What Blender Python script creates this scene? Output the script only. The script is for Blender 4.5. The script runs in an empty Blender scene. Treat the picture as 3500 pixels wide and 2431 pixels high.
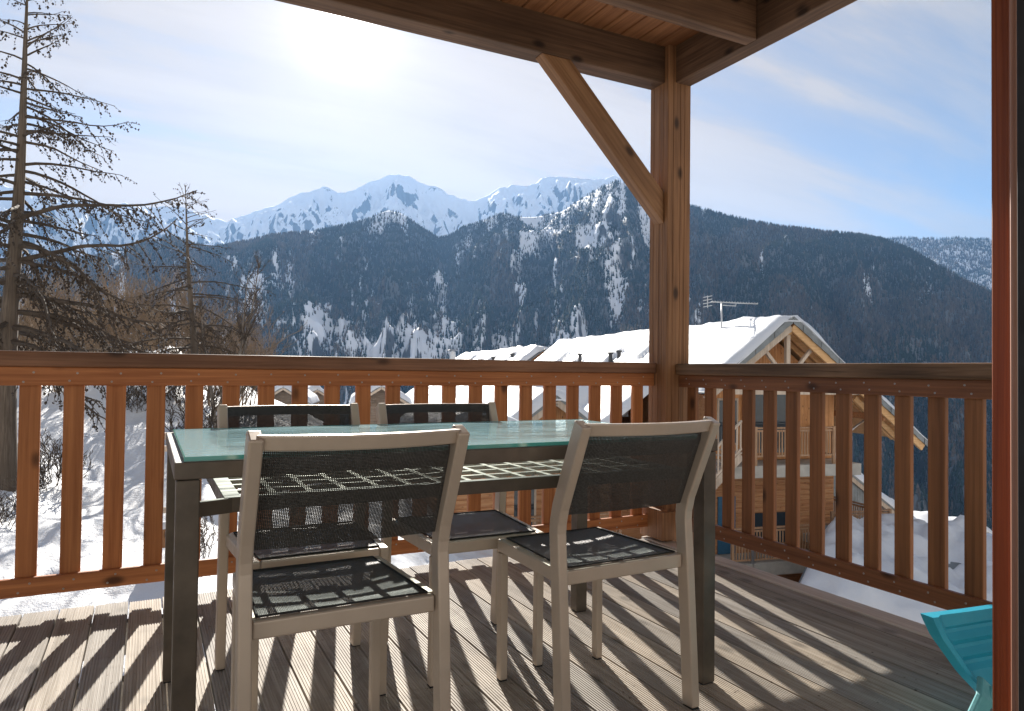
import bpy, math, random
import numpy as np
from mathutils import Vector, Matrix

R = math.radians
scene = bpy.context.scene
col = scene.collection
rnd = random.Random(7)

# ------------------------------------------------------------------ camera
SW, SH, FPX = 3500.0, 2431.0, 2424.0
PITCH, ROLL, YAW = R(1.166), R(.685), R(27.171)
EYE = Vector((0, 0, 1.0))
cF = Vector((math.sin(YAW)*math.cos(PITCH), math.cos(YAW)*math.cos(PITCH), math.sin(PITCH)))
cR0 = Vector((math.cos(YAW), -math.sin(YAW), 0))
cU0 = cR0.cross(cF)
cR = cR0*math.cos(ROLL) + cU0*math.sin(ROLL)
cU = cU0*math.cos(ROLL) - cR0*math.sin(ROLL)
cam = bpy.data.cameras.new('camera')
cam.sensor_width = 36.0
cam.lens = 36.0*FPX/SW
cam.clip_start = .05
cam.clip_end = 40000
co = bpy.data.objects.new('camera', cam)
col.objects.link(co)
m3 = Matrix((cR, cU, -cF)).transposed()
co.matrix_world = Matrix.Translation(EYE) @ m3.to_4x4()
scene.camera = co

def ray(px, py):
    d = cF + cR*((px-SW/2)/FPX) - cU*((py-SH/2)/FPX)
    return d.normalized()

def at(px, py, dist):
    """the place at a horizontal distance seen in that direction (survey of the site)"""
    d = ray(px, py)
    return EYE + d*(dist/math.hypot(d.x, d.y))

# ------------------------------------------------------------------ light
SUN = Vector((.211, .877, .432)).normalized()
SUN_EL = math.asin(SUN.z)
SUN_AZ = math.atan2(SUN.x, SUN.y)
ld = bpy.data.lights.new('sun', 'SUN')
ld.energy = 4.6
ld.angle = R(.5)
ld.color = (1, .94, .85)
lo = bpy.data.objects.new('sun', ld)
lo.rotation_euler = (-SUN).to_track_quat('-Z', 'Y').to_euler()
lo.location = (0, 0, 30)
col.objects.link(lo)

world = bpy.data.worlds.new("World")
scene.world = world
world.use_nodes = True
wt = world.node_tree
for n in list(wt.nodes):
    wt.nodes.remove(n)

class NT:
    def __init__(s, tree):
        s.t = tree
    def n(s, typ, **kw):
        nd = s.t.nodes.new(typ)
        ins = kw.pop('ins', {})
        for k, v in kw.items():
            setattr(nd, k, v)
        for k, v in ins.items():
            if isinstance(v, bpy.types.NodeSocket):
                s.t.links.new(v, nd.inputs[k])
            else:
                nd.inputs[k].default_value = v
        return nd
    def math(s, op, a, b=0.0, clamp=False):
        return s.n('ShaderNodeMath', operation=op, use_clamp=clamp, ins={0: a, 1: b}).outputs[0]
    def mix(s, f, a, b, blend='MIX'):
        nd = s.t.nodes.new('ShaderNodeMix')
        nd.data_type = 'RGBA'
        nd.blend_type = blend
        for i, v in ((0, f), (6, a), (7, b)):
            if isinstance(v, bpy.types.NodeSocket):
                s.t.links.new(v, nd.inputs[i])
            else:
                nd.inputs[i].default_value = (tuple(v)+(1,))[:4] if i else v
        return nd.outputs[2]
    def ramp(s, f, stops):
        nd = s.t.nodes.new('ShaderNodeValToRGB')
        e = nd.color_ramp.elements
        while len(e) < len(stops):
            e.new(.5)
        for el, (p, c) in zip(e, stops):
            el.position = p
            el.color = (tuple(c)+(1,))[:4] if not isinstance(c, (int, float)) else (c, c, c, 1)
        s.t.links.new(f, nd.inputs[0])
        return nd.outputs[0]
    def noise(s, vec, scale, detail=3, rough=.55, dist=0):
        return s.n('ShaderNodeTexNoise', ins={'Vector': vec, 'Scale': scale, 'Detail': detail, 'Roughness': rough, 'Distortion': dist}).outputs[0]
    def mapping(s, vec, scale=(1, 1, 1), loc=(0, 0, 0), rot=(0, 0, 0)):
        return s.n('ShaderNodeMapping', ins={0: vec, 1: loc, 2: rot, 3: scale}).outputs[0]
    def link(s, a, b):
        s.t.links.new(a, b)

W = NT(wt)
geo = W.n('ShaderNodeTexCoord').outputs['Generated']
sky = W.n('ShaderNodeTexSky', sky_type='NISHITA', sun_disc=False, sun_elevation=SUN_EL, sun_rotation=SUN_AZ,
          altitude=1600, air_density=1.0, dust_density=.6, ozone_density=2.0).outputs[0]
dot = W.n('ShaderNodeVectorMath', operation='DOT_PRODUCT', ins={0: geo, 1: tuple(SUN)}).outputs['Value']
dotc = W.math('MAXIMUM', dot, 0.0)
sep = W.n('ShaderNodeSeparateXYZ', ins={0: geo})
zz = W.math('ADD', W.math('MAXIMUM', sep.outputs[2], 0.0), .16)
px_ = W.math('DIVIDE', sep.outputs[0], zz)
py_ = W.math('DIVIDE', sep.outputs[1], zz)
cv = W.n('ShaderNodeCombineXYZ', ins={0: px_, 1: py_, 2: 0.0}).outputs[0]
cvm = W.mapping(cv, scale=(.8, 1.5, 1), rot=(0, 0, R(-24)))
c1 = W.noise(cvm, .9, 7, .58, .6)
c2 = W.noise(W.mapping(cv, scale=(.45, 2.6, 1), rot=(0, 0, R(-30)), loc=(3.1, 1.7, 0)), 1.3, 6, .55, .35)
cl = W.math('MULTIPLY', W.math('ADD', c1, c2), .5)
veil = W.n('ShaderNodeMapRange', interpolation_type='SMOOTHSTEP', ins={0: cl, 1: .40, 2: .60, 3: 0, 4: 1}).outputs[0]
near_sun = W.n('ShaderNodeMapRange', interpolation_type='SMOOTHSTEP', ins={0: dot, 1: .60, 2: .96, 3: 0, 4: 1}).outputs[0]
cover = W.math('ADD', W.math('MULTIPLY', veil, W.math('ADD', .58, W.math('MULTIPLY', near_sun, .42))), W.math('MULTIPLY', near_sun, .62), clamp=True)
# sun glow added to the sky colour, hot core to wide halo
glow = W.math('ADD', W.math('MULTIPLY', W.math('POWER', dotc, 2600.0), 9.0),
              W.math('ADD', W.math('MULTIPLY', W.math('ADD', W.math('MULTIPLY', W.math('POWER', dotc, 420.0), .35), W.math('MULTIPLY', W.math('POWER', dotc, 70.0), .17)), 1.0), W.math('MULTIPLY', W.math('POWER', dotc, 9.0), .10)))
cloudcol = W.mix(near_sun, (3.35, 3.2, 3.0), W.mix(veil, (3.7, 3.05, 2.45), (4.7, 3.85, 3.0)))
skyd = W.n('ShaderNodeVectorMath', operation='SCALE', ins={0: sky, 'Scale': .66}).outputs[0]
skyc = W.mix(cover, skyd, cloudcol)
# unseen bright cloud added to the sky behind the camera to lift the shadows
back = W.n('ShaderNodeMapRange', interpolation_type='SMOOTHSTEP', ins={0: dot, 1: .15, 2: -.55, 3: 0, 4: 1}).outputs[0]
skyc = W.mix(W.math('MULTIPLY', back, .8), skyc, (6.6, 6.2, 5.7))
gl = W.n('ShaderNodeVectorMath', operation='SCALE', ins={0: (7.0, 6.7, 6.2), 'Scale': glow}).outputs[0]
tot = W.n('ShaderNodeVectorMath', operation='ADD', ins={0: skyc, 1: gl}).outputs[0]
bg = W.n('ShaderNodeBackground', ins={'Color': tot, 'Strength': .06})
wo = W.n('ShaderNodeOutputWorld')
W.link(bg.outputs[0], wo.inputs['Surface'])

scene.view_settings.view_transform = 'Standard'
scene.view_settings.look = 'None'
scene.view_settings.exposure = 1.35
scene.view_settings.gamma = 1.0
scene.cycles.max_bounces = 10
scene.cycles.diffuse_bounces = 5
scene.cycles.transparent_max_bounces = 24
scene.cycles.volume_bounces = 0
scene.cycles.use_denoising = True
scene.cycles.sample_clamp_indirect = 6.0

# ------------------------------------------------------------------ numpy value noise
def _hash(ix, iy, seed):
    h = (ix.astype(np.int64)*374761393 + iy.astype(np.int64)*668265263 + seed*1274126177) & 0xFFFFFFFF
    h = ((h ^ (h >> 13))*1274126177) & 0xFFFFFFFF
    h = h ^ (h >> 16)
    return (h & 0xFFFF)/65535.0

def vnoise(x, y, seed=0):
    x = np.asarray(x, float); y = np.asarray(y, float)
    ix = np.floor(x); iy = np.floor(y)
    fx = x-ix; fy = y-iy
    fx = fx*fx*fx*(fx*(fx*6-15)+10); fy = fy*fy*fy*(fy*(fy*6-15)+10)
    a = _hash(ix, iy, seed); b = _hash(ix+1, iy, seed); c = _hash(ix, iy+1, seed); d = _hash(ix+1, iy+1, seed)
    return (a*(1-fx)+b*fx)*(1-fy) + (c*(1-fx)+d*fx)*fy

def fbm(x, y, oct=4, seed=0, gain=.5):
    s = 0; a = 1; t = 0
    for o in range(oct):
        s = s + a*(vnoise(x*2**o+17.3*o, y*2**o-9.1*o, seed+o)-.5)
        t += a; a *= gain
    return s/t*2

# ------------------------------------------------------------------ mesh builder
class MB:
    def __init__(s):
        s.v = []; s.f = []; s.mi = []
    def add(s, vs, fs, mi=0):
        o = len(s.v)
        s.v.extend(tuple(p) for p in vs)
        s.f.extend(tuple(i+o for i in f) for f in fs)
        s.mi.extend([mi]*len(fs))
        return s
    def box(s, a, b, mi=0, mat=None):
        x0, x1 = sorted((a[0], b[0])); y0, y1 = sorted((a[1], b[1])); z0, z1 = sorted((a[2], b[2]))
        vs = [Vector(p) for p in ((x0, y0, z0), (x1, y0, z0), (x1, y1, z0), (x0, y1, z0), (x0, y0, z1), (x1, y0, z1), (x1, y1, z1), (x0, y1, z1))]
        if mat is not None:
            vs = [mat @ p for p in vs]
        return s.add(vs, [(0, 3, 2, 1), (4, 5, 6, 7), (0, 1, 5, 4), (1, 2, 6, 5), (2, 3, 7, 6), (3, 0, 4, 7)], mi)
    def prism(s, poly, axis, a, b, mi=0):
        """extrude a polygon (2-D) along axis 'x','y' or 'z' from a to b"""
        def P(u, v, t):
            return {'x': (t, u, v), 'y': (u, t, v), 'z': (u, v, t)}[axis]
        n = len(poly)
        vs = [P(u, v, a) for u, v in poly] + [P(u, v, b) for u, v in poly]
        fs = [tuple(range(n)), tuple(range(2*n-1, n-1, -1))]
        fs += [(i, i+n, (i+1) % n+n, (i+1) % n) for i in range(n)]
        return s.add(vs, fs, mi)
    def bar(s, p, q, w, h, up=(0, 0, 1), mi=0):
        p = Vector(p); q = Vector(q); d = (q-p).normalized(); up = Vector(up)
        sd = d.cross(up)
        if sd.length < 1e-4:
            sd = d.cross(Vector((1, 0, 0)))
        sd.normalize(); u = sd.cross(d)
        vs = []
        for c in (p, q):
            for i, j in ((-1, -1), (1, -1), (1, 1), (-1, 1)):
                vs.append(c + sd*(i*w/2) + u*(j*h/2))
        return s.add(vs, [(3, 2, 1, 0), (4, 5, 6, 7), (0, 1, 5, 4), (1, 2, 6, 5), (2, 3, 7, 6), (3, 0, 4, 7)], mi)
    def sweep(s, path, w, h, side=(1, 0, 0), mi=0):
        """rectangular tube following a path, one side axis fixed"""
        sd = Vector(side).normalized(); P = [Vector(p) for p in path]; vs = []
        for i, p in enumerate(P):
            t = (P[min(i+1, len(P)-1)]-P[max(i-1, 0)]).normalized()
            u = sd.cross(t).normalized()
            k = 1.0
            if 0 < i < len(P)-1:
                t1 = (P[i]-P[i-1]).normalized()
                k = 1/max(.4, abs(t1.dot(t)))
            for a, b in ((-1, -1), (1, -1), (1, 1), (-1, 1)):
                vs.append(p + sd*(a*w/2) + u*(b*h/2*k))
        n = len(P); fs = [(0, 1, 2, 3), tuple(4*(n-1)+i for i in (3, 2, 1, 0))]
        for i in range(n-1):
            for a in range(4):
                fs.append((4*i+a, 4*i+4+a, 4*i+4+(a+1) % 4, 4*i+(a+1) % 4))
        return s.add(vs, fs, mi)
    def tube(s, path, radii, n=6, mi=0, cap=True):
        P = [Vector(p) for p in path]; vs = []
        up = Vector((.31, .17, .93))
        for i, p in enumerate(P):
            t = (P[min(i+1, len(P)-1)]-P[max(i-1, 0)])
            if t.length < 1e-9:
                t = Vector((0, 0, 1))
            t.normalize()
            a = t.cross(up)
            if a.length < 1e-3:
                a = t.cross(Vector((1, 0, 0)))
            a.normalize(); b = t.cross(a)
            r = radii[i] if hasattr(radii, '__len__') else radii
            for k in range(n):
                w = 2*math.pi*k/n
                vs.append(p + a*(r*math.cos(w)) + b*(r*math.sin(w)))
        m = len(P); fs = []
        for i in range(m-1):
            for k in range(n):
                fs.append((i*n+k, i*n+(k+1) % n, i*n+n+(k+1) % n, i*n+n+k))
        if cap:
            fs += [tuple(range(n-1, -1, -1)), tuple((m-1)*n+k for k in range(n))]
        return s.add(vs, fs, mi)
    def octa(s, c, r, mi=0, st=1.0):
        x, y, z = c
        return s.add([(x+r, y, z), (x-r, y, z), (x, y+r, z), (x, y-r, z), (x, y, z+r*st), (x, y, z-r*st)],
                     [(0, 2, 4), (2, 1, 4), (1, 3, 4), (3, 0, 4), (2, 0, 5), (1, 2, 5), (3, 1, 5), (0, 3, 5)], mi)
    def grid(s, fn, nu, nv, mi=0, flip=False):
        vs = [fn(i/(nu-1), j/(nv-1)) for j in range(nv) for i in range(nu)]
        fs = []
        for j in range(nv-1):
            for i in range(nu-1):
                q = (j*nu+i, j*nu+i+1, (j+1)*nu+i+1, (j+1)*nu+i)
                fs.append(q[::-1] if flip else q)
        return s.add(vs, fs, mi)
    def build(s, name, mats, parent=None, bevel=0, smooth=False, matrix=None, seg=2):
        me = bpy.data.meshes.new(name)
        me.from_pydata([tuple(p) for p in s.v], [], s.f)
        if not isinstance(mats, (list, tuple)):
            mats = [mats]
        for m in mats:
            me.materials.append(m)
        if len(mats) > 1:
            me.polygons.foreach_set('material_index', s.mi)
        if smooth:
            me.polygons.foreach_set('use_smooth', [True]*len(me.polygons))
        me.update()
        o = bpy.data.objects.new(name, me)
        col.objects.link(o)
        if parent is not None:
            o.parent = parent
        if matrix is not None:
            o.matrix_local = matrix
        if bevel:
            md = o.modifiers.new('bevel', 'BEVEL'); md.width = bevel; md.segments = seg; md.limit_method = 'ANGLE'; md.angle_limit = R(40)
        return o

def np_mesh(name, V, F, mats, parent=None, smooth=False, attr=None):
    """V (n,3), F (m,3|4) arrays"""
    me = bpy.data.meshes.new(name)
    V = np.ascontiguousarray(V, np.float32); F = np.ascontiguousarray(F, np.int32)
    k = F.shape[1]
    me.vertices.add(len(V)); me.vertices.foreach_set('co', V.ravel())
    me.loops.add(F.size); me.loops.foreach_set('vertex_index', F.ravel())
    me.polygons.add(len(F)); me.polygons.foreach_set('loop_start', np.arange(0, F.size, k, dtype=np.int32))
    me.polygons.foreach_set('loop_total', np.full(len(F), k, np.int32))
    if smooth:
        me.polygons.foreach_set('use_smooth', np.ones(len(F), bool))
    if attr is not None:
        for nm, vals in attr.items():
            a = me.attributes.new(nm, 'FLOAT', 'POINT'); a.data.foreach_set('value', np.ascontiguousarray(vals, np.float32))
    me.update()
    for m in (mats if isinstance(mats, (list, tuple)) else [mats]):
        me.materials.append(m)
    o = bpy.data.objects.new(name, me); col.objects.link(o)
    if parent is not None:
        o.parent = parent
    return o

def tag(o, label=None, cat=None, group=None, kind=None):
    for k, v in (('label', label), ('category', cat), ('group', group), ('kind', kind)):
        if v:
            o[k] = v
    return o

def thing(name, label, cat, loc=(0, 0, 0), rz=0, group=None):
    o = bpy.data.objects.new(name, None)
    o.empty_display_size = .1
    o.location = loc; o.rotation_euler = (0, 0, rz)
    col.objects.link(o)
    return tag(o, label, cat, group)

def copy_tree(o, parent=None):
    kids = list(o.children)
    c = o.copy(); col.objects.link(c)
    if parent is not None:
        c.parent = parent
    for k in kids:
        copy_tree(k, c)
    return c

# ------------------------------------------------------------------ materials
def mat_base(name, rough=.6, metal=0.0, spec=.5):
    m = bpy.data.materials.new(name); m.use_nodes = True
    t = m.node_tree
    N = NT(t)
    b = t.nodes['Principled BSDF']
    b.inputs['Roughness'].default_value = rough
    b.inputs['Metallic'].default_value = metal
    b.inputs['Specular IOR Level'].default_value = spec
    return m, N, b

def bump(N, b, h, strength=.3, dist=.01):
    bp = N.n('ShaderNodeBump', ins={'Height': h, 'Strength': strength, 'Distance': dist})
    N.link(bp.outputs[0], b.inputs['Normal'])

def coords(N, rand=True):
    tc = N.n('ShaderNodeTexCoord').outputs['Object']
    if not rand:
        return tc
    r = N.n('ShaderNodeObjectInfo').outputs['Random']
    off = N.n('ShaderNodeVectorMath', operation='SCALE', ins={0: (37.0, 19.0, 53.0), 'Scale': r}).outputs[0]
    return N.n('ShaderNodeVectorMath', operation='ADD', ins={0: tc, 1: off}).outputs[0]

def wood(name, dark, light, axis='z', rough=.62, grain=1.0, knots=.9, var=.25, weather=None, spec=.3, board=0):
    m, N, b = mat_base(name, rough, spec=spec)
    v = coords(N)
    al, ac = .8, 24.0*grain
    sc = {'x': (al, ac, ac), 'y': (ac, al, ac), 'z': (ac, ac, al)}[axis]
    fine = {'x': (2.2, 75*grain, 75*grain), 'y': (75*grain, 2.2, 75*grain), 'z': (75*grain, 75*grain, 2.2)}[axis]
    n1 = N.noise(N.mapping(v, scale=sc), 1.0, 5, .6, .8)
    n2 = N.noise(N.mapping(v, scale=fine), 1.0, 4, .65, .3)
    n3 = N.noise(v, 1.7, 3, .5)
    f = N.math('ADD', N.math('MULTIPLY', n1, .55), N.math('MULTIPLY', n2, .45))
    f = N.n('ShaderNodeMapRange', ins={0: f, 1: .37, 2: .63, 3: 0, 4: 1}).outputs[0]
    c = N.mix(f, dark, light)
    # slow darker and lighter lengths
    c = N.mix(N.math('MULTIPLY', N.n('ShaderNodeMapRange', ins={0: n3, 1: .42, 2: .68, 3: 0, 4: 1}).outputs[0], var), c, tuple(x*.45 for x in dark))
    rr = N.n('ShaderNodeObjectInfo').outputs['Random']
    hsv = N.n('ShaderNodeHueSaturation', ins={'Hue': .5, 'Saturation': 1.0, 'Value': N.math('ADD', .86, N.math('MULTIPLY', rr, .28)), 'Fac': 1.0, 'Color': c})
    c = hsv.outputs[0]
    if board:
        # every board has weathered to its own tone; damp and worn patches cross them
        sp_ = N.n('ShaderNodeSeparateXYZ', ins={0: N.n('ShaderNodeTexCoord').outputs['Object']})
        bi = N.math('FLOOR', N.math('DIVIDE', N.math('ADD', sp_.outputs[0], .3), board))
        bn = N.n('ShaderNodeTexWhiteNoise', noise_dimensions='1D', ins={'W': bi}).outputs[0]
        c = N.n('ShaderNodeHueSaturation', ins={'Hue': .5, 'Saturation': N.math('ADD', .75, N.math('MULTIPLY', bn, .5)), 'Value': N.math('ADD', .80, N.math('MULTIPLY', bn, .36)), 'Fac': 1.0, 'Color': c}).outputs[0]
        st = N.noise(v, 2.3, 7, .68, .8)
        c = N.mix(N.n('ShaderNodeMapRange', ins={0: st, 1: .52, 2: .66, 3: 0, 4: .45}).outputs[0], c, (.16, .13, .105))
        sp2 = N.noise(v, 46.0, 2, .5)
        c = N.mix(N.n('ShaderNodeMapRange', ins={0: sp2, 1: .70, 2: .76, 3: 0, 4: .8}).outputs[0], c, (.10, .075, .055))
    if knots:
        ks = {'x': (4.2, 8.5, 8.5), 'y': (8.5, 4.2, 8.5), 'z': (8.5, 8.5, 4.2)}[axis]
        vo = N.n('ShaderNodeTexVoronoi', feature='F1', ins={'Vector': N.mapping(v, scale=ks), 'Scale': 1.0, 'Randomness': 1.0})
        pick = N.math('GREATER_THAN', N.n('ShaderNodeSeparateColor', ins={0: vo.outputs['Color']}).outputs[0], .55)
        k = N.n('ShaderNodeMapRange', interpolation_type='SMOOTHSTEP', ins={0: vo.outputs['Distance'], 1: .07, 2: .24, 3: 1, 4: 0}).outputs[0]
        c = N.mix(N.math('MULTIPLY', N.math('MULTIPLY', k, pick), knots), c, tuple(x*.22 for x in dark))
    if weather:
        wn = N.noise(N.mapping(v, scale=sc), .6, 6, .7, 1.2)
        wf = N.n('ShaderNodeMapRange', ins={0: wn, 1: .45, 2: .62, 3: 0, 4: 1}).outputs[0]
        c = N.mix(wf, c, weather)
    N.link(c, b.inputs['Base Color'])
    bump(N, b, N.math('ADD', n2, N.math('MULTIPLY', n1, .6)), .28, .004)
    return m

def plain(name, c, rough=.5, metal=0.0, var=.12, scale=6.0, bmp=0.0, spec=.5, c2=None):
    m, N, b = mat_base(name, rough, metal, spec)
    v = coords(N)
    n = N.noise(v, scale, 5, .6)
    f = N.n('ShaderNodeMapRange', ins={0: n, 1: .3, 2: .7, 3: 0, 4: 1}).outputs[0]
    cc = N.mix(f, tuple(x*(1-var) for x in c), c2 or tuple(min(1, x*(1+var)) for x in c))
    N.link(cc, b.inputs['Base Color'])
    rr = N.n('ShaderNodeMapRange', ins={0: N.noise(v, scale*3, 4), 1: .3, 2: .7, 3: max(0, rough-.1), 4: min(1, rough+.12)}).outputs[0]
    N.link(rr, b.inputs['Roughness'])
    if bmp:
        bump(N, b, N.noise(v, scale*8, 4), bmp, .01)
    return m

M = {}
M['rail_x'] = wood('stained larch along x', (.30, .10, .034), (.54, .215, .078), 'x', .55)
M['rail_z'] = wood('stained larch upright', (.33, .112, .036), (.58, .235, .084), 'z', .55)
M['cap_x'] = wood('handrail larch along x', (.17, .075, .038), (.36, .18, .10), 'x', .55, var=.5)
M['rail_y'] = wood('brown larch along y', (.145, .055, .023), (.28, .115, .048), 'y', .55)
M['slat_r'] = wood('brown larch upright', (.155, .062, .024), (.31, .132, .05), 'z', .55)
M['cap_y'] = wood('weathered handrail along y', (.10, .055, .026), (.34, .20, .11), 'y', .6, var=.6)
M['post'] = wood('glued post timber', (.16, .072, .030), (.37, .185, .085), 'z', .6, grain=1.3)
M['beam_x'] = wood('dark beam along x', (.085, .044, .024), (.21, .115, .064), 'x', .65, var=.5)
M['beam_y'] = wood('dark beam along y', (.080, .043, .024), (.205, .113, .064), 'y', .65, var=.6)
M['brace'] = wood('brace timber', (.18, .078, .032), (.38, .20, .095), 'x', .6)
M['ceil'] = wood('ceiling boards along y', (.20, .075, .028), (.38, .17, .07), 'y', .6, var=.5)
M['deck'] = wood('weathered ribbed decking', (.33, .28, .225), (.60, .54, .465), 'y', .7, knots=.5, var=.25, grain=1.4, board=.1245)
M['deck_edge'] = wood('sunlit weathered edge plank', (.50, .42, .34), (.72, .64, .55), 'y', .7, knots=.6, grain=1.4)  # tone raised to paint in sunlight falling on the plank
M['frame_red'] = wood('red brown varnished jamb', (.20, .045, .014), (.36, .095, .028), 'z', .45, grain=2.2, knots=0)
M['strip'] = wood('pale rounded stop', (.36, .17, .11), (.50, .27, .19), 'z', .5, grain=2, knots=0)
M['black'] = plain('black seal', (.012, .010, .010), .7)
M['alu'] = plain('champagne anodised aluminium', (.50, .415, .33), .40, .25, .06, 9, spec=.5)
M['table'] = plain('bronze lacquered steel', (.10, .080, .060), .45, .25, .35, 7)
M['rubber'] = plain('black rubber', (.02, .02, .02), .8)
M['lattice'] = plain('light metal lattice', (.60, .54, .46), .5, .2, .06, 8)
M['turq'] = plain('turquoise plastic', (.012, .33, .49), .38, 0, .12, 3.5, .05, c2=(.03, .42, .58))
M['turq_worn'] = plain('worn turquoise plastic', (.06, .40, .47), .5, 0, .25, 9, .1, c2=(.20, .53, .56))
M['screw'] = plain('steel screw head', (.42, .40, .37), .4, .6)
M['steel'] = plain('galvanised steel', (.55, .56, .57), .38, .8)
M['slate'] = plain('grey slate', (.20, .22, .23), .6, 0, .25, 3, .3)
M['vent'] = plain('dark vent pipe', (.05, .05, .05), .6)
M['logs'] = wood('chalet log wall', (.33, .135, .055), (.60, .31, .15), 'x', .7, grain=.5, weather=(.50, .27, .13))
M['planks'] = wood('chalet upright planks', (.45, .20, .075), (.68, .36, .16), 'z', .65, grain=.6)
M['pale'] = wood('pale weathered chalet timber', (.42, .33, .25), (.66, .55, .44), 'z', .7, grain=.6, knots=.3)
M['railing_brown'] = wood('brown chalet balcony timber', (.30, .16, .085), (.52, .34, .21), 'z', .7, grain=.8, knots=.3)
M['gold'] = wood('golden chalet timber', (.52, .29, .12), (.74, .47, .24), 'x', .65, grain=.6, knots=.3)
M['drab'] = wood('greyed brown boarding', (.16, .12, .09), (.30, .235, .18), 'x', .8, grain=.5, knots=0)
M['concrete'] = plain('pale concrete', (.42, .40, .36), .8, 0, .2, 2, .2)
M['glassdark'] = plain('dark window pane', (.03, .045, .06), .08, 0, .2, 1, spec=.8)
M['bluedoor'] = plain('blue painted door', (.03, .12, .22), .5)
M['gravel'] = plain('icy gutter', (.30, .12, .06), .6, 0, .4, 14, .5, c2=(.62, .48, .40))

def snow_mat(name, b1=.35, s1=7.0, d1=.05, col0=(.68, .71, .76)):
    m, N, b = mat_base(name, .55, spec=.25)
    v = coords(N, False)
    n1 = N.noise(v, s1, 6, .6)
    n2 = N.noise(v, s1*14, 3, .6)
    c = N.mix(N.n('ShaderNodeMapRange', ins={0: n1, 1: .3, 2: .7, 3: 0, 4: 1}).outputs[0], col0, (.76, .77, .79))
    N.link(c, b.inputs['Base Color'])
    bump(N, b, N.math('ADD', n1, N.math('MULTIPLY', n2, .25)), b1, d1)
    return m
M['snow'] = snow_mat('trodden snow', .40, 3.2, .08)
M['roofsnow'] = snow_mat('roof snow', .25, 2.2, .06)

# glass top: clear tinted pane with a sky sheen, frosted towards its border
m = bpy.data.materials.new('green tinted table glass'); m.use_nodes = True
N = NT(m.node_tree)
for n in list(N.t.nodes):
    if n.bl_idname != 'ShaderNodeOutputMaterial':
        N.t.nodes.remove(n)
out = [n for n in N.t.nodes][0]
tr = N.n('ShaderNodeBsdfTransparent', ins={0: (.92, .965, .95, 1)})
gv = coords(N, False)
gn = N.n('ShaderNodeBump', ins={'Height': N.noise(N.mapping(gv, scale=(2.0, 9, 1)), 2.0, 5, .6, .5), 'Strength': .05, 'Distance': .02})
gs = N.n('ShaderNodeBsdfGlossy', ins={0: (.86, .96, .96, 1), 'Roughness': .06, 'Normal': gn.outputs[0]})
df = N.n('ShaderNodeBsdfDiffuse', ins={0: (.58, .88, .95, 1)})
bk = N.n('ShaderNodeNewGeometry').outputs['Backfacing']
fr = N.n('ShaderNodeFresnel', ins={'IOR': N.math('ADD', 1.42, N.math('MULTIPLY', bk, 1/1.42-1.42))})
frost_sheen = N.n('ShaderNodeMapRange', ins={0: N.noise(N.mapping(gv, scale=(1.2, 7, 1)), 3.0, 6, .65, 1.0), 1: .35, 2: .75, 3: .10, 4: .68}).outputs[0]  # streaky frosting whose pale cyan also paints in the sky reflection
sx = N.n('ShaderNodeSeparateXYZ', ins={0: gv})
ex = N.math('MINIMUM', N.math('SUBTRACT', sx.outputs[0], .085), N.math('SUBTRACT', 1.62, sx.outputs[0]))
ey = N.math('MINIMUM', N.math('SUBTRACT', sx.outputs[1], 1.77), N.math('SUBTRACT', 2.52, sx.outputs[1]))
edge = N.math('ADD', N.math('MINIMUM', ex, ey), N.math('MULTIPLY', N.math('SUBTRACT', N.noise(gv, 5.0, 3), .5), .10))
bord = N.n('ShaderNodeMapRange', interpolation_type='SMOOTHSTEP', ins={0: edge, 1: .075, 2: .11, 3: .50, 4: 0.0}).outputs[0]
a = N.n('ShaderNodeMixShader', ins={0: N.math('MAXIMUM', bord, frost_sheen)}); N.link(tr.outputs[0], a.inputs[1]); N.link(df.outputs[0], a.inputs[2])
a2 = N.n('ShaderNodeMixShader', ins={0: N.math('MULTIPLY', fr.outputs[0], .85)}); N.link(a.outputs[0], a2.inputs[1]); N.link(gs.outputs[0], a2.inputs[2])
N.link(a2.outputs[0], out.inputs['Surface'])
M['glass'] = m
m, N, b = mat_base('green glass edge', .12, spec=.8)
N.link(N.mix(N.noise(coords(N, False), 9.0), (.02, .26, .22), (.10, .48, .42)), b.inputs['Base Color'])
M['glass_edge'] = m

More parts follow.
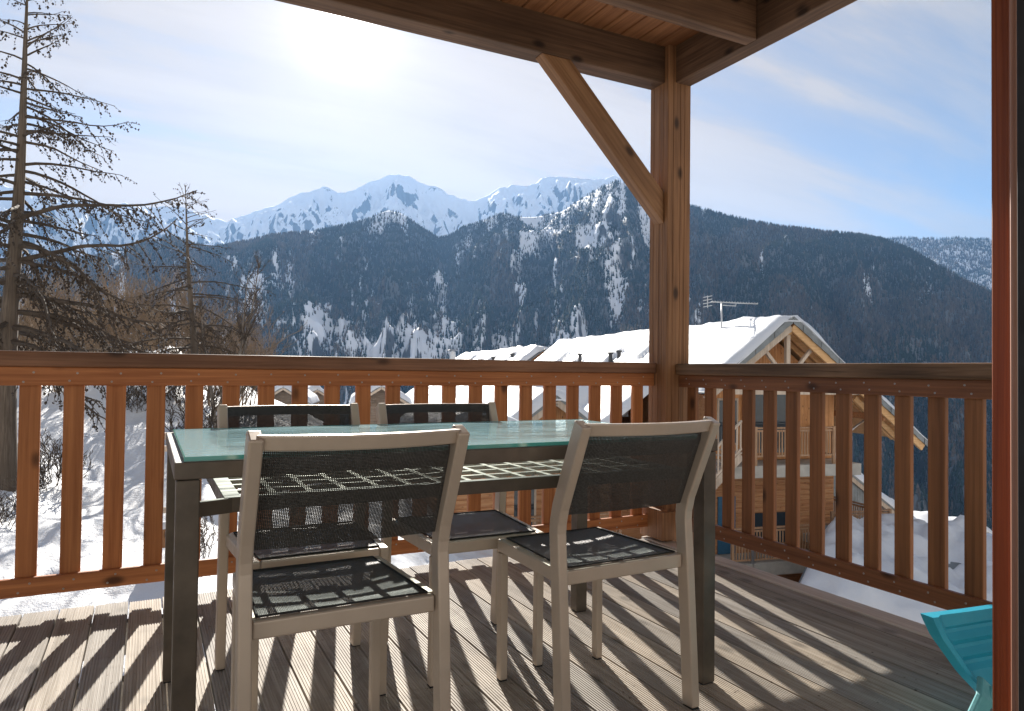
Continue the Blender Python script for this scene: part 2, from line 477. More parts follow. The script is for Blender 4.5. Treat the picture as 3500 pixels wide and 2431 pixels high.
def mesh_fabric(name, hole, su=1.0):
    """black woven sling: dark strands, a regular grid of small open holes (uv in metres)"""
    m = bpy.data.materials.new(name); m.use_nodes = True
    N = NT(m.node_tree); b = N.t.nodes['Principled BSDF']
    out = N.t.nodes['Material Output']
    uv = N.n('ShaderNodeUVMap').outputs[0]
    s = N.n('ShaderNodeSeparateXYZ', ins={0: N.mapping(uv, scale=(1/.0037, 1/.0037, 1))})
    fu = N.math('SUBTRACT', N.math('FRACT', s.outputs[0]), .5)
    fv = N.math('SUBTRACT', N.math('FRACT', s.outputs[1]), .5)
    d = N.math('SQRT', N.math('ADD', N.math('MULTIPLY', fu, fu), N.math('MULTIPLY', fv, fv)))
    h = N.math('LESS_THAN', d, hole)
    cell = N.n('ShaderNodeTexWhiteNoise', noise_dimensions='2D', ins={'Vector': N.n('ShaderNodeVectorMath', operation='FLOOR', ins={0: N.mapping(uv, scale=(1/.0037, 1/.0037, 1))}).outputs[0]}).outputs[0]
    c = N.mix(cell, (.018, .018, .017), (.055, .055, .052))
    N.link(c, b.inputs['Base Color'])
    b.inputs['Roughness'].default_value = .36
    b.inputs['Specular IOR Level'].default_value = .55
    wv = N.math('ADD', N.math('SINE', N.math('MULTIPLY', s.outputs[0], 6.2832)), N.math('SINE', N.math('MULTIPLY', s.outputs[1], 6.2832)))
    bump(N, b, wv, .6, .0008)
    t = N.n('ShaderNodeBsdfTransparent')
    mx = N.n('ShaderNodeMixShader', ins={0: h})
    N.link(b.outputs[0], mx.inputs[1]); N.link(t.outputs[0], mx.inputs[2])
    N.link(mx.outputs[0], out.inputs['Surface'])
    return m
M['sling'] = mesh_fabric('black open weave sling', .145)
M['sling_seat'] = mesh_fabric('black seat weave', .12)

def uv_grid(name, fn, size, nu, nv, mat, parent, thick=0):
    mb = MB(); mb.grid(fn, nu, nv)
    o = mb.build(name, mat, parent, smooth=True)
    me = o.data; l = me.uv_layers.new(name='UVMap')
    co_ = [(i/(nu-1)*size[0], j/(nv-1)*size[1]) for j in range(nv) for i in range(nu)]
    for lp in me.loops:
        l.data[lp.index].uv = co_[lp.vertex_index]
    return o

# ------------------------------------------------------------------ deck
PITCH_B = .1245
X_IN, X_OUT = 2.667, 2.772
Y_FRONT = 3.43
deck = MB()
prof = []
bw = PITCH_B-.006
nr = 13
for i in range(nr):                         # ribbed top, lands and grooves
    a = i*bw/nr; w = bw/nr
    prof += [(a+.10*w, 0), (a+.60*w, 0), (a+.72*w, -.0022), (a+.98*w, -.0022)]
prof = [(0, -.004)] + prof + [(bw, -.004), (bw, -.027), (0, -.027)]
xk = -.300 + PITCH_B*np.arange(-26, 25)
for k, x in enumerate(xk):
    if x+bw > X_IN+.001 or x < -3.4:
        continue
    dz = rnd.uniform(-.0012, .0012)
    tw = rnd.uniform(-.003, .003)
    y1 = Y_FRONT + rnd.uniform(-.012, .012)
    deck.prism([(x+.003+u, v+dz+tw*(u-bw/2)) for u, v in prof], 'y', -1.6, y1)
# remaining narrow rip beside the edge plank
last = max(x for x in xk if x+bw <= X_IN+.001)
if X_IN-(last+PITCH_B) > .02:
    w = X_IN-.006-(last+PITCH_B)
    deck.prism([(last+PITCH_B+.003, -.027), (last+PITCH_B+.003, 0), (last+PITCH_B+w, 0), (last+PITCH_B+w, -.027)], 'y', -1.6, Y_FRONT)
for yj in (3.25, 2.65, 2.05, 1.45, .85, .25, -.35, -1.0):
    deck.box((-3.4, yj, -.16), (X_IN-.01, yj+.05, -.032))
dk = deck.build('deck', M['deck'])
tag(dk, 'weathered grey brown ribbed deck boards in sun and striped shade', 'deck', kind='structure')
e = MB().box((X_IN, -1.6, -.030), (X_OUT, Y_FRONT+.03, .007)).build('edge_plank', M['deck_edge'], dk, bevel=.004)
e2 = MB().box((X_OUT-.045, -1.6, -.22), (X_OUT-.005, Y_FRONT, -.033)).build('rim_joist', M['beam_y'], dk)

# ------------------------------------------------------------------ railings
def screw_at(board, p, axis, first=[None]):
    if first[0] is None:
        first[0] = {}
    key = axis
    if key not in first[0]:
        mb = MB(); n = 10
        r = .0043
        ring = lambda rr, d: [((rr*math.cos(2*math.pi*k/n), -d, rr*math.sin(2*math.pi*k/n)) if axis == 'y' else (-d, rr*math.cos(2*math.pi*k/n), rr*math.sin(2*math.pi*k/n))) for k in range(n)]
        vs = ring(r, -.004)+ring(r, .0006)+ring(r*.75, .0016)+ring(r*.35, .0014)+ring(r*.30, -.001)
        fs = []
        for i in range(4):
            for k in range(n):
                fs.append((i*n+k, i*n+(k+1) % n, i*n+n+(k+1) % n, i*n+n+k))
        fs.append(tuple(4*n+k for k in range(n)))
        mb.add(vs, fs)
        o = mb.build('screw', M['screw'], board, smooth=False)
        first[0][key] = o
    else:
        o = first[0][key].copy(); col.objects.link(o); o.parent = board
    o.location = p
    return o

# front railing, board faces at y = 3.40
YF = 3.40
rail = thing('wooden_railing', 'long orange brown slatted railing running behind the table to the post', 'railing', (0, YF, 0))
def loc(rt, mb):
    """shift a world-coordinate builder into its thing's space"""
    o = Vector(rt.location)
    mb.v = [tuple(Vector(p)-o) for p in mb.v]
    return mb
loc(rail, MB().box((-3.4, YF-.022, .990), (2.709, YF+.118, 1.053))).build('handrail', M['cap_x'], rail, bevel=.007)
ub = loc(rail, MB().box((-3.4, YF, .9145), (2.708, YF+.025, .9906))).build('upper_board', M['rail_x'], rail, bevel=.004)
lb = loc(rail, MB().box((-3.4, YF, .076), (2.708, YF+.025, .149))).build('lower_board', M['rail_x'], rail, bevel=.004)
x = -.456-.1515*19
i = 0
while x < 2.62:
    o = loc(rail, MB().box((x, YF+.027, .068), (x+.073, YF+.053, .984))).build('baluster', M['rail_z'], rail, bevel=.004)
    if x > -.7:
        for bd, z0 in ((ub, .9145), (lb, .076)):
            for fx, fz in ((.71, .70), (.26, .24)):
                screw_at(bd, (x+.073*fx+rnd.uniform(-.003, .003), 0, z0+.073*fz+rnd.uniform(-.003, .003)), 'y')
    x += .1515
    i += 1

XR = 2.80
rail2 = thing('wooden_railing', 'darker brown slatted railing on the right between the post and the door frame', 'railing', (XR, 0, 0))
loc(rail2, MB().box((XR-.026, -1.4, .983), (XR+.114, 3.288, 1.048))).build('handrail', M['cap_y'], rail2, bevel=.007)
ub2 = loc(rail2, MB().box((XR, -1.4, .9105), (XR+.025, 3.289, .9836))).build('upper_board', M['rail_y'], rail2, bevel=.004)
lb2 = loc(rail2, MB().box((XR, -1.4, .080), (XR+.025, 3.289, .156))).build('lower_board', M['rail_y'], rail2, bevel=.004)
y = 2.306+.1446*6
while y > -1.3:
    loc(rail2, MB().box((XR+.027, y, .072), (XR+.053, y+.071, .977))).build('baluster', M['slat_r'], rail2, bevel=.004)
    if y > 1.2:
        for bd, z0 in ((ub2, .9105), (lb2, .080)):
            for fx, fz in ((.70, .68), (.36, .28)):
                screw_at(bd, (0, y+.071*fx+rnd.uniform(-.003, .003), z0+.073*fz+rnd.uniform(-.003, .003)), 'x')
    y -= .1446

# ------------------------------------------------------------------ porch: post, brace, beams, joists, ceiling
porch = thing('timber_porch', 'brown timber porch roof on a thick corner post with one diagonal brace', 'porch roof', (2.795, 3.375, 0))
PX0, PX1, PY0, PY1 = 2.711, 2.882, 3.291, 3.462
pm = MB()
# glued from lamellas: shallow grooves down both visible faces
g = .0035
def lam(a, b, n):
    return [a+(b-a)*i/n for i in range(n+1)]
poly = []
for (ax, ay), (bx, by), nn in (((PX0, PY0), (PX1, PY0), 4), ((PX1, PY0), (PX1, PY1), 4), ((PX1, PY1), (PX0, PY1), 4), ((PX0, PY1), (PX0, PY0), 4)):
    dx, dy = bx-ax, by-ay; L = math.hypot(dx, dy); ux, uy = dx/L, dy/L; nx, ny = -uy, ux
    poly.append((ax+ux*.004, ay+uy*.004))
    for k in range(1, nn):
        t = L*k/nn + (.006 if k == 2 else -.004)
        poly += [(ax+ux*(t-.0022), ay+uy*(t-.0022)), (ax+ux*t+nx*g, ay+uy*t+ny*g), (ax+ux*(t+.0022), ay+uy*(t+.0022))]
    poly.append((bx-ux*.004, by-uy*.004))
loc(porch, pm.prism(poly, 'z', -.5, 2.96)).build('post', M['post'], porch)
loc(porch, MB().box((PX0-.045, PY0-.012, .02), (PX0-.001, PY1+.01, .195)).box((PX0-.045, PY0-.030, .02), (PX1+.01, PY0-.0015, .185))).build('footing_block', M['post'], porch, bevel=.004)
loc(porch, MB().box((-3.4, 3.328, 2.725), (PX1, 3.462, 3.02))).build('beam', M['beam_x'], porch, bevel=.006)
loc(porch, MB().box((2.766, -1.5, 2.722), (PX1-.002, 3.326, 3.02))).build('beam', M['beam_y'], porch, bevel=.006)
for yj in (2.660, 1.86, 1.06, .26, -.54):
    loc(porch, MB().box((-3.4, yj, 2.720), (2.764, yj+.076, 2.936))).build('joist', M['beam_x'], porch, bevel=.005)
cm = MB()
xc = 2.64-.128*48
while xc < 2.76:
    cm.prism([(xc+.002, 2.966), (xc+.002, 2.946), (xc+.007, 2.940), (xc+.121, 2.940), (xc+.126, 2.946), (xc+.126, 2.966)], 'y', -1.5, 3.327)
    xc += .128
loc(porch, cm).build('ceiling_boards', M['ceil'], porch)
loc(porch, MB().box((-3.5, -1.6, 3.03), (3.0, 3.6, 3.12))).build('roof_deck', M['beam_y'], porch)
# brace at 45 degrees in its own frame (grain follows it)
p0 = Vector((1.94, 3.368, 2.725+.02)); p1 = Vector((PX0, 3.368, 1.975))
c0, c1_ = 3.592+1, 3.778+1       # x + z of the lower and the upper face
bm = MB()
xa = 1.860
lowA = (c0-2.7235, 2.7235); upA = (c1_-2.7235, 2.7235)
lowB = (PX0-.001, c0-PX0+.001); upB = (PX0-.001, c1_-PX0+.001)
rot = Matrix.Rotation(R(45), 4, 'Y')
org = Vector((2.35, 3.368, c0-2.35+.06))
inv = (Matrix.Translation(org) @ rot).inverted()
quad = [lowA, lowB, upB, upA]
pts = [inv @ Vector((u, 3.326, v)) for u, v in quad] + [inv @ Vector((u, 3.410, v)) for u, v in quad]
bm.add(pts, [(0, 1, 2, 3), (7, 6, 5, 4), (0, 4, 5, 1), (1, 5, 6, 2), (2, 6, 7, 3), (3, 7, 4, 0)])
bo = bm.build('brace', M['brace'], porch, bevel=.006, matrix=Matrix.Translation(org-Vector(porch.location)) @ rot)

# ------------------------------------------------------------------ door frame at the right
dj = thing('door_frame', 'red brown varnished door frame with a dark edge close by on the right', 'door frame', (1.30, .70, 0))
def pol(azd, r):
    return Vector((math.sin(R(azd))*r, math.cos(R(azd))*r))
ja = pol(61.22, 1.52); jb = pol(62.20, 1.505)
def slab2(mb, p, q, th, z0, z1):
    d = (q-p).normalized(); n = Vector((d.y, -d.x))
    if n.dot(p) < 0:
        n = -n
    vs = [p, q, q+n*th, p+n*th]
    area = sum(vs[i].x*vs[(i+1) % 4].y-vs[(i+1) % 4].x*vs[i].y for i in range(4))
    if area < 0:
        vs = vs[::-1]
    return mb.prism([(v.x, v.y) for v in vs], 'z', z0, z1)
loc(dj, slab2(MB(), ja, jb, .05, .0, 2.34)).build('jamb', M['frame_red'], dj, bevel=.003)
k0 = pol(62.20, 1.46); k1 = pol(62.58, 1.455)
loc(dj, slab2(MB(), k0, k1, .035, .0, 2.34)).build('door_stop', M['strip'], dj, bevel=.005, seg=4)
d0 = pol(62.62, 1.40); d1 = pol(70.0, 1.36)
loc(dj, slab2(MB(), d0, d1, .045, .0, 2.34)).build('casing', M['black'], dj, bevel=.004)

# ------------------------------------------------------------------ table
tb = thing('garden_table', 'long bronze metal garden table with pale green glass top and lattice shelf', 'table', (.85, 2.145, 0))
TX0, TX1, TY0, TY1, TZ = .057, 1.648, 1.742, 2.548, .785
fb = MB()
fw = .026
fb.box((TX0, TY0, TZ-.039), (TX1, TY0+fw, TZ))
fb.box((TX0, TY1-fw, TZ-.039), (TX1, TY1, TZ))
fb.box((TX0, TY0+fw+.0005, TZ-.0395), (TX0+fw, TY1-fw-.0005, TZ-.0005))
fb.box((TX1-fw, TY0+fw+.0005, TZ-.0395), (TX1, TY1-fw-.0005, TZ-.0005))
loc(tb, fb).build('frame', M['table'], tb, bevel=.0025)
for lx in (TX0+.004, TX1-.054):
    for ly in (TY0+.004, TY1-.054):
        lg = loc(tb, MB().box((lx, ly, .004), (lx+.05, ly+.05, TZ-.041))).build('leg', M['table'], tb, bevel=.003)
        loc(tb, MB().box((lx+.003, ly+.003, .0005), (lx+.047, ly+.047, .0035))).build('foot_cap', M['rubber'], lg)
gt = MB().box((TX0+.022, TY0+.016, TZ+.0065), (TX1-.022, TY1-.016, TZ+.010))
gl_o = gt.build('glass_top', M['glass'], None, bevel=.001)
gl_o.parent = tb; gl_o.matrix_parent_inverse = Matrix.Translation(-Vector(tb.location))
ge = MB()
a0, a1, b0, b1 = TX0+.022, TX1-.022, TY0+.016, TY1-.016
t_ = .0028
z0_, z1_ = TZ+.0004, TZ+.0104
ge.box((a0-t_, b0-t_, z0_), (a1+t_, b0-.0002, z1_)); ge.box((a0-t_, b1+.0002, z0_), (a1+t_, b1+t_, z1_))
ge.box((a0-t_, b0, z0_), (a0-.0002, b1, z1_-.0002)); ge.box((a1+.0002, b0, z0_), (a1+t_, b1, z1_-.0002))
geo_ = loc(tb, ge).build('glass_edge', M['glass_edge'], tb)
# lattice shelf under the glass
LX0, LX1, LY0, LY1, LZ = .166, 1.545, 1.803, 2.478, .690
sf = MB()
sf.box((LX0, LY0, LZ-.036), (LX1, LY0+.030, LZ)); sf.box((LX0, LY1-.030, LZ-.036), (LX1, LY1, LZ))
sf.box((LX0, LY0+.0305, LZ-.0365), (LX0+.040, LY1-.0305, LZ-.0006)); sf.box((LX1-.040, LY0+.0305, LZ-.0365), (LX1, LY1-.0305, LZ-.0006))
for cx, cy, lx, ly in ((LX0, LY0, TX0+.05, TY0+.042), (LX1, LY0, TX1-.05, TY0+.042), (LX0, LY1, TX0+.05, TY1-.042), (LX1, LY1, TX1-.05, TY1-.042)):
    sx_ = 1 if cx == LX0 else -1; sy_ = 1 if cy == LY0 else -1
    sf.bar((lx, ly, LZ-.019), (cx+sx_*.02, cy+sy_*.010, LZ-.019), .018, .035)
loc(tb, sf).build('shelf_frame', M['table'], tb, bevel=.002)
lt = MB()
nxb = 15; nyb = 7
for k in range(1, nxb):
    xx = LX0+.03+(LX1-LX0-.06)*k/nxb
    lt.box((xx-.008, LY0+.028, LZ-.010), (xx+.008, LY1-.028, LZ-.0010))
for k in range(1, nyb):
    yy = LY0+.03+(LY1-LY0-.06)*k/nyb
    lt.box((LX0+.038, yy-.008, LZ-.0115), (LX1-.038, yy+.008, LZ-.0018))
loc(tb, lt).build('lattice', M['lattice'], tb)

# ------------------------------------------------------------------ chairs
def make_chair(label):
    t = thing('garden_chair', label, 'chair', (0, 0, 0), 0, 'metal garden chairs round the glass table')
    def rearx(z):
        return .2275
    LEG = [(-.215, .004), (-.190, .40), (-.178, .555), (-.180, .585), (-.192, .63), (-.295, .862)]
    for s in (-1, 1):
        x = s*.2275
        lg = MB().sweep([(x, yy, zz_) for yy, zz_ in LEG], .030, .046).build('leg', M['alu'], t, bevel=.005, seg=3)
        MB().box((x-.013, -.237, .0005), (x+.013, -.195, .0038)).build('foot_cap', M['rubber'], lg)
    for s in (-1, 1):
        x = s*.188
        lg = MB().sweep([(x, .207, .004), (x, .210, .409)], .027, .030).build('leg', M['alu'], t, bevel=.005, seg=3)
        MB().box((x-.012, .194, .0005), (x+.012, .220, .0038)).build('foot_cap', M['rubber'], lg)
    # seat frame
    sf = MB()
    for s in (-1, 1):
        sf.sweep([(s*.2095, -.168, .432), (s*.188, .224, .432)], .028, .040)
    sf.box((-.210, -.192, .411), (.210, -.166, .451)); sf.box((-.173, .198, .4125), (.173, .224, .4515))
    sf.build('seat_frame', M['alu'], t, bevel=.005, seg=3)
    def seat(u, v):
        hw = .198-.022*v
        z = .4535 - .010*math.sin(math.pi*u)*math.sin(math.pi*min(1, v*1.05))
        return ((u-.5)*2*hw, -.170+.375*v, z)
    uv_grid('seat', seat, (.40, .375), 21, 17, M['sling_seat'], t)
    # piping round the sling
    pp = [seat(0, v/10) for v in range(11)]+[seat(u/10, 1) for u in range(1, 11)]+[seat(1, 1-v/10) for v in range(1, 11)]+[seat(1-u/10, 0) for u in range(1, 11)]
    MB().tube([(p[0], p[1], p[2]+.001) for p in pp], .0028, 6, cap=False).build('piping', M['rubber'], t, smooth=True)
    # top rail, bowed backwards
    tr_ = []
    n = 17
    for i in range(n):
        u = i/(n-1); x = (u-.5)*.455
        bow = .050*(1-((u-.5)*2)**2)
        tr_.append((x, -.291-bow, .858))
    mb = MB(); vs = []
    for p in tr_:
        for a, b in ((-.011, -.030), (.010, -.030), (.012, .005), (-.009, .003)):
            vs.append((p[0], p[1]+a - b*.42*-1 if False else p[1]+a-b*.44, p[2]+b))
    fs = [(3, 2, 1, 0), tuple(4*(n-1)+k for k in (0, 1, 2, 3))]
    for i in range(n-1):
        for a in range(4):
            fs.append((4*i+a, 4*i+(a+1) % 4, 4*i+4+(a+1) % 4, 4*i+4+a))
    mb.add(vs, fs)
    mb.build('top_rail', M['alu'], t, bevel=.004, seg=3)
    def back(u, v):
        x = (u-.5)*2*.2125
        z = .602+.2585*v
        yb = -.1795-(z-.602)*.420+.016*max(0, v-.78)/.22
        bow = (.012+.037*v)*(1-((u-.5)*2)**2)
        return (x, yb-bow, z)
    uv_grid('backrest', back, (.425, .285), 25, 19, M['sling'], t)
    return t

ch1 = make_chair('metal garden chair with black mesh, closest to the camera, its back towards us at left')
ch1.location = (.418, 1.812, 0); ch1.rotation_euler.z = R(1.0)
ch = copy_tree(ch1); ch['label'] = 'metal garden chair with its back to us on the right, before the corner post'
ch.location = (1.230, 1.862, 0); ch.rotation_euler.z = R(1.8)
ch = copy_tree(ch1); ch['label'] = 'metal garden chair facing us across the glass table, left one by the railing'
ch.location = (.464, 2.335, 0); ch.rotation_euler.z = R(180+1.2)
ch = copy_tree(ch1); ch['label'] = 'metal garden chair facing us across the glass table, right one nearer the corner post'
ch.location = (1.010, 2.322, 0); ch.rotation_euler.z = R(180-1.0)

# ------------------------------------------------------------------ turquoise folding chair
tq = thing('folding_chair', 'small turquoise plastic folding chair half hidden by the door frame', 'folding chair', (2.20, 1.147, 0))
# local: x across, y depth, z up.  Fan shaped panel with raised rim and three grooves
def panel_half(z):           # half width at height z
    pts_ = [(.085, .10), (.19, .205), (.30, .285), (.345, .305), (.36, .31)]
    for (za, wa), (zb, wb) in zip(pts_, pts_[1:]):
        if z <= zb:
            return wa+(wb-wa)*max(0, (z-za)/(zb-za))
    return pts_[-1][1]
pan = MB()
zs = [.10, .125, .15, .175, .2, .213, .2131, .2229, .223, .24, .258, .2581, .2679, .268, .285, .303, .3031, .3129, .313, .325, .34, .352, .36]
def py(z, s=0):
    return -.02+(z-.1)*.16
rows = []
for z in zs:
    groove = any(a-.0002 < z < b+.0002 for a, b in ((.2131, .2229), (.2581, .2679), (.3031, .3129)))
    hw = panel_half(z)
    row = []
    for u in (-1, -.93, -.86, -.8, -.5, 0, .5, .8, .86, .93, 1):
        d = 0.0
        if abs(u) > .88:
            d = -.012
        elif groove and abs(u) <= .86:
            d = .012
        row.append((u*hw, py(z)+d, z + .006*(1-u*u)*(-1 if z > .33 else 0)))
    rows.append(row)
nv_, nu_ = len(rows), 11
vs = [p for r_ in rows for p in r_]+[(p[0], p[1]+.026 if abs(p[0]) < 9 else 0, p[2]) for r_ in rows for p in [(q[0], py(q[2])+.0, q[2]) for q in r_]]
fs = []
for j in range(nv_-1):
    for i_ in range(nu_-1):
        q = (j*nu_+i_, j*nu_+i_+1, (j+1)*nu_+i_+1, (j+1)*nu_+i_)
        fs.append(q); o_ = nv_*nu_
        fs.append(tuple(k+o_ for k in q[::-1]))
o_ = nv_*nu_
for j in range(nv_-1):
    a_, b_ = j*nu_, (j+1)*nu_
    fs.append((a_, b_, b_+o_, a_+o_)); a_ += nu_-1; b_ += nu_-1
    fs.append((a_, a_+o_, b_+o_, b_))
for i_ in range(nu_-1):
    fs.append((i_, i_+o_, i_+1+o_, i_+1)); k = (nv_-1)*nu_
    fs.append((k+i_, k+i_+1, k+i_+1+o_, k+i_+o_))
MB().add(vs, fs).build('backrest', M['turq'], tq)
for s in (-1, 1):
    MB().sweep([(s*.185, -.045, .190), (s*.215, -.065, .155), (s*.258, -.055, .075), (s*.285, -.04, .0005)], .020, .052, side=(0, 1, 0)).build('leg', M['turq_worn'], tq, bevel=.006)
    MB().sweep([(s*.200, -.062, .165), (s*.08, -.067, .075), (s*.02, -.07, .035)], .018, .048, side=(0, 1, 0)).build('arm_brace', M['turq_worn'], tq, bevel=.006)
MB().sweep([(-.22, -.03, .04), (.22, -.03, .04)], .03, .02, side=(0, 1, 0)).build('stretcher', M['turq'], tq, bevel=.004)
tq.rotation_euler.z = R(-6); tq.scale = (1, 1, .963)

# ------------------------------------------------------------------ snow ground near the deck
def ground_h(x, y):
    x = np.asarray(x, float); y = np.asarray(y, float)
    r = np.hypot(x, y)
    h = -2.33 + .128*np.minimum(y, 25) - .05*np.maximum(0, y-25)
    h = h - .44*np.maximum(0, x-.6) - .12*np.minimum(0, x+1.0)
    h = h - .36*np.maximum(0, r-120)
    h = h + .35*np.exp(-((x+1.2)**2+(y-8.5)**2)/6.0)
    h = h + fbm(x*.22, y*.22, 4, 3)*.55*np.clip(r/12, 0, 2.2)
    return np.maximum(h, -310)

def ground_detail(x, y):
    r = np.hypot(x, y)
    # runnels running down the bank, and trodden hollows
    u = x*.80+y*.60; v = -x*.60+y*.80
    d = fbm(u*.7, v*2.0, 3, 11)*.11
    d = d + np.minimum(0, fbm(x*2.3, y*2.3, 2, 21)+.10)*.13
    d = d + fbm(x*4.5, y*4.5, 2, 31)*.018
    return d*np.clip((60-r)/40, 0, 1)

na, nrr = 560, 420
azs = np.radians(np.linspace(-42, 92, na))
rs = 1.2*np.exp(np.linspace(0, math.log(830/1.2), nrr))
A_, R_ = np.meshgrid(azs, rs)
GX = R_*np.sin(A_); GY = R_*np.cos(A_)
GZ = ground_h(GX, GY)+ground_detail(GX, GY)
GZ = np.where((GX > -3.6) & (GX < 3.0) & (GY < 3.7), np.minimum(GZ, -.9), GZ)
idx = np.arange(na*nrr).reshape(nrr, na)
F = np.stack([idx[:-1, :-1], idx[:-1, 1:], idx[1:, 1:], idx[1:, :-1]], -1).reshape(-1, 4)[:, ::-1]
gob = np_mesh('snowy_ground', np.stack([GX, GY, GZ], -1).reshape(-1, 3), F, M['snow'], smooth=True)
tag(gob, 'trodden snow bank falling away below the deck', 'snow', kind='structure')

def gz(x, y):
    return float(ground_h(np.array([x]), np.array([y]))[0])

# ------------------------------------------------------------------ mountains
def mount_mat(name, rock=.5, tree_floor=0.0):
    m, N, b = mat_base(name, .8, spec=.15)
    g = N.n('ShaderNodeNewGeometry')
    tc = g.outputs['Position']
    nz = N.n('ShaderNodeSeparateXYZ', ins={0: g.outputs['Normal']}).outputs[2]
    n1 = N.noise(tc, .004, 8, .62)
    n2 = N.noise(N.mapping(tc, scale=(1, 1, .35)), .02, 6, .65)
    s = N.math('ADD', N.math('MULTIPLY', N.math('SUBTRACT', 1.0, nz), 1.4), N.math('ADD', N.math('MULTIPLY', n1, .9), N.math('MULTIPLY', n2, .7)))
    f = N.n('ShaderNodeMapRange', interpolation_type='SMOOTHSTEP', ins={0: s, 1: 1.62-rock, 2: 1.74-rock, 3: 0, 4: 1}).outputs[0]
    c = N.mix(f, (.82, .84, .88), (.10, .095, .09))
    wd = N.n('ShaderNodeAttribute', attribute_name='wooded').outputs['Fac']
    wf = N.n('ShaderNodeMapRange', interpolation_type='SMOOTHSTEP', ins={0: N.math('ADD', wd, N.math('MULTIPLY', N.math('SUBTRACT', N.noise(tc, .05, 4, .6), .5), .7)), 1: .45, 2: .8, 3: 0, 4: .88}).outputs[0]
    c = N.mix(wf, c, (.045, .047, .043))      # brushwood and needles under the trees
    N.link(c, b.inputs['Base Color'])
    bump(N, b, N.math('ADD', n1, n2), .5, 6.0)
    return m

def d2ae(p):
    d = ray(p[0]*SW/2298.0, p[1]*SW/2298.0)
    return math.atan2(d.x, d.y), d.z/math.hypot(d.x, d.y)

def density(x, y, z, seed=5):
    r = np.hypot(x, y); azd = np.degrees(np.arctan2(x, y)); el = (z-1)/r
    # clearings: long streaks down the fall line, plus broad glades
    wv = fbm(azd*.6, r*.003, 3, seed+71)*1.6
    streak = fbm(azd*1.25+wv, r*.0021+wv*.3, 5, seed+3, .6)
    glade = fbm(azd*.42+3, r*.0035, 4, seed+9)
    dens = 1.05-2.2*np.maximum(0, streak-.12)-1.7*np.maximum(0, glade-.14)
    # snowy ledges low on the left, thick wood on the right, thin under the crest of the middle
    led = np.exp(-((azd-15)/7)**2)*np.exp(-((el-.045)/.035)**2)
    dens = dens-led*(.62+1.1*fbm(azd*1.1, r*.02, 3, seed+21))
    dens = dens+.5*np.clip((azd-36)/8, 0, 1)
    dens = dens-1.2*np.clip((el-.185)/.05, 0, 1)*(.5+fbm(azd*2.2, r*.001, 3, seed+31))
    dens = dens-.75*np.exp(-((azd-56)/4)**2)*np.exp(-((el+.22)/.09)**2)
    return np.clip(dens, .02, 1)

def ridge(name, sil, D, Df, zf, nc, nrw, mat, amp, seed, label, curve=1.0, crestnoise=.004, back=.10, gul=1.0):
    ae = [d2ae(p) for p in sil]
    azk = np.array([a for a, _ in ae]); elk = np.array([e for _, e in ae])
    az = np.linspace(azk[0], azk[-1], nc)
    el = np.interp(az, azk, elk)
    Dc = D*(1+.05*np.sin(az*9+seed)+.02*np.sin(az*31+seed))
    zc = el*Dc + 1.0 + fbm(az*60, az*0, 4, seed)*crestnoise*D
    rows = []
    nb = 8
    for j in range(nb, 0, -1):            # the far side of the crest
        t = j/nb
        r = Dc*(1+back*t)
        rows.append((r, zc-(zc-zf)*.55*t**1.0, 0*az))
    for j in range(nrw):
        t = j/(nrw-1)
        r = Dc+(Df-Dc)*t
        s = t**curve
        rows.append((r, zc*(1-s)+zf*s, np.full_like(az, min(1, t*6)*min(1, (1-t)*8+.1))))
    RR = np.stack([r for r, _, _ in rows]); ZZ = np.stack([z for _, z, _ in rows]); AM = np.stack([a for _, _, a in rows])
    AZ = np.broadcast_to(az, RR.shape)
    X = RR*np.sin(AZ); Y = RR*np.cos(AZ)
    k = 1/(D*.09)
    # spurs and gullies running down the fall line
    n = (1-np.abs(fbm(AZ*D*k*1.6+fbm(X*k, Y*k, 2, seed+5)*.6, RR*k*.35, 5, seed))*2)*gul
    n2 = fbm(X*k*3, Y*k*3, 4, seed+40)
    ZZ = ZZ + AM*amp*(n-.45*gul+.45*n2)
    nrt = RR.shape[0]
    idx = np.arange(nrt*nc).reshape(nrt, nc)
    F = np.stack([idx[:-1, :-1], idx[:-1, 1:], idx[1:, 1:], idx[1:, :-1]], -1).reshape(-1, 4)
    wd = np.zeros_like(X) if name != 'hillside' else density(X, Y, ZZ)
    o = np_mesh(name, np.stack([X, Y, ZZ], -1).reshape(-1, 3), F, mat, smooth=True, attr={'wooded': wd.ravel()})
    tag(o, label, 'mountain', kind='structure')
    return dict(az=az, X=X, Y=Y, Z=ZZ, R=RR, nb=nb, n=n)

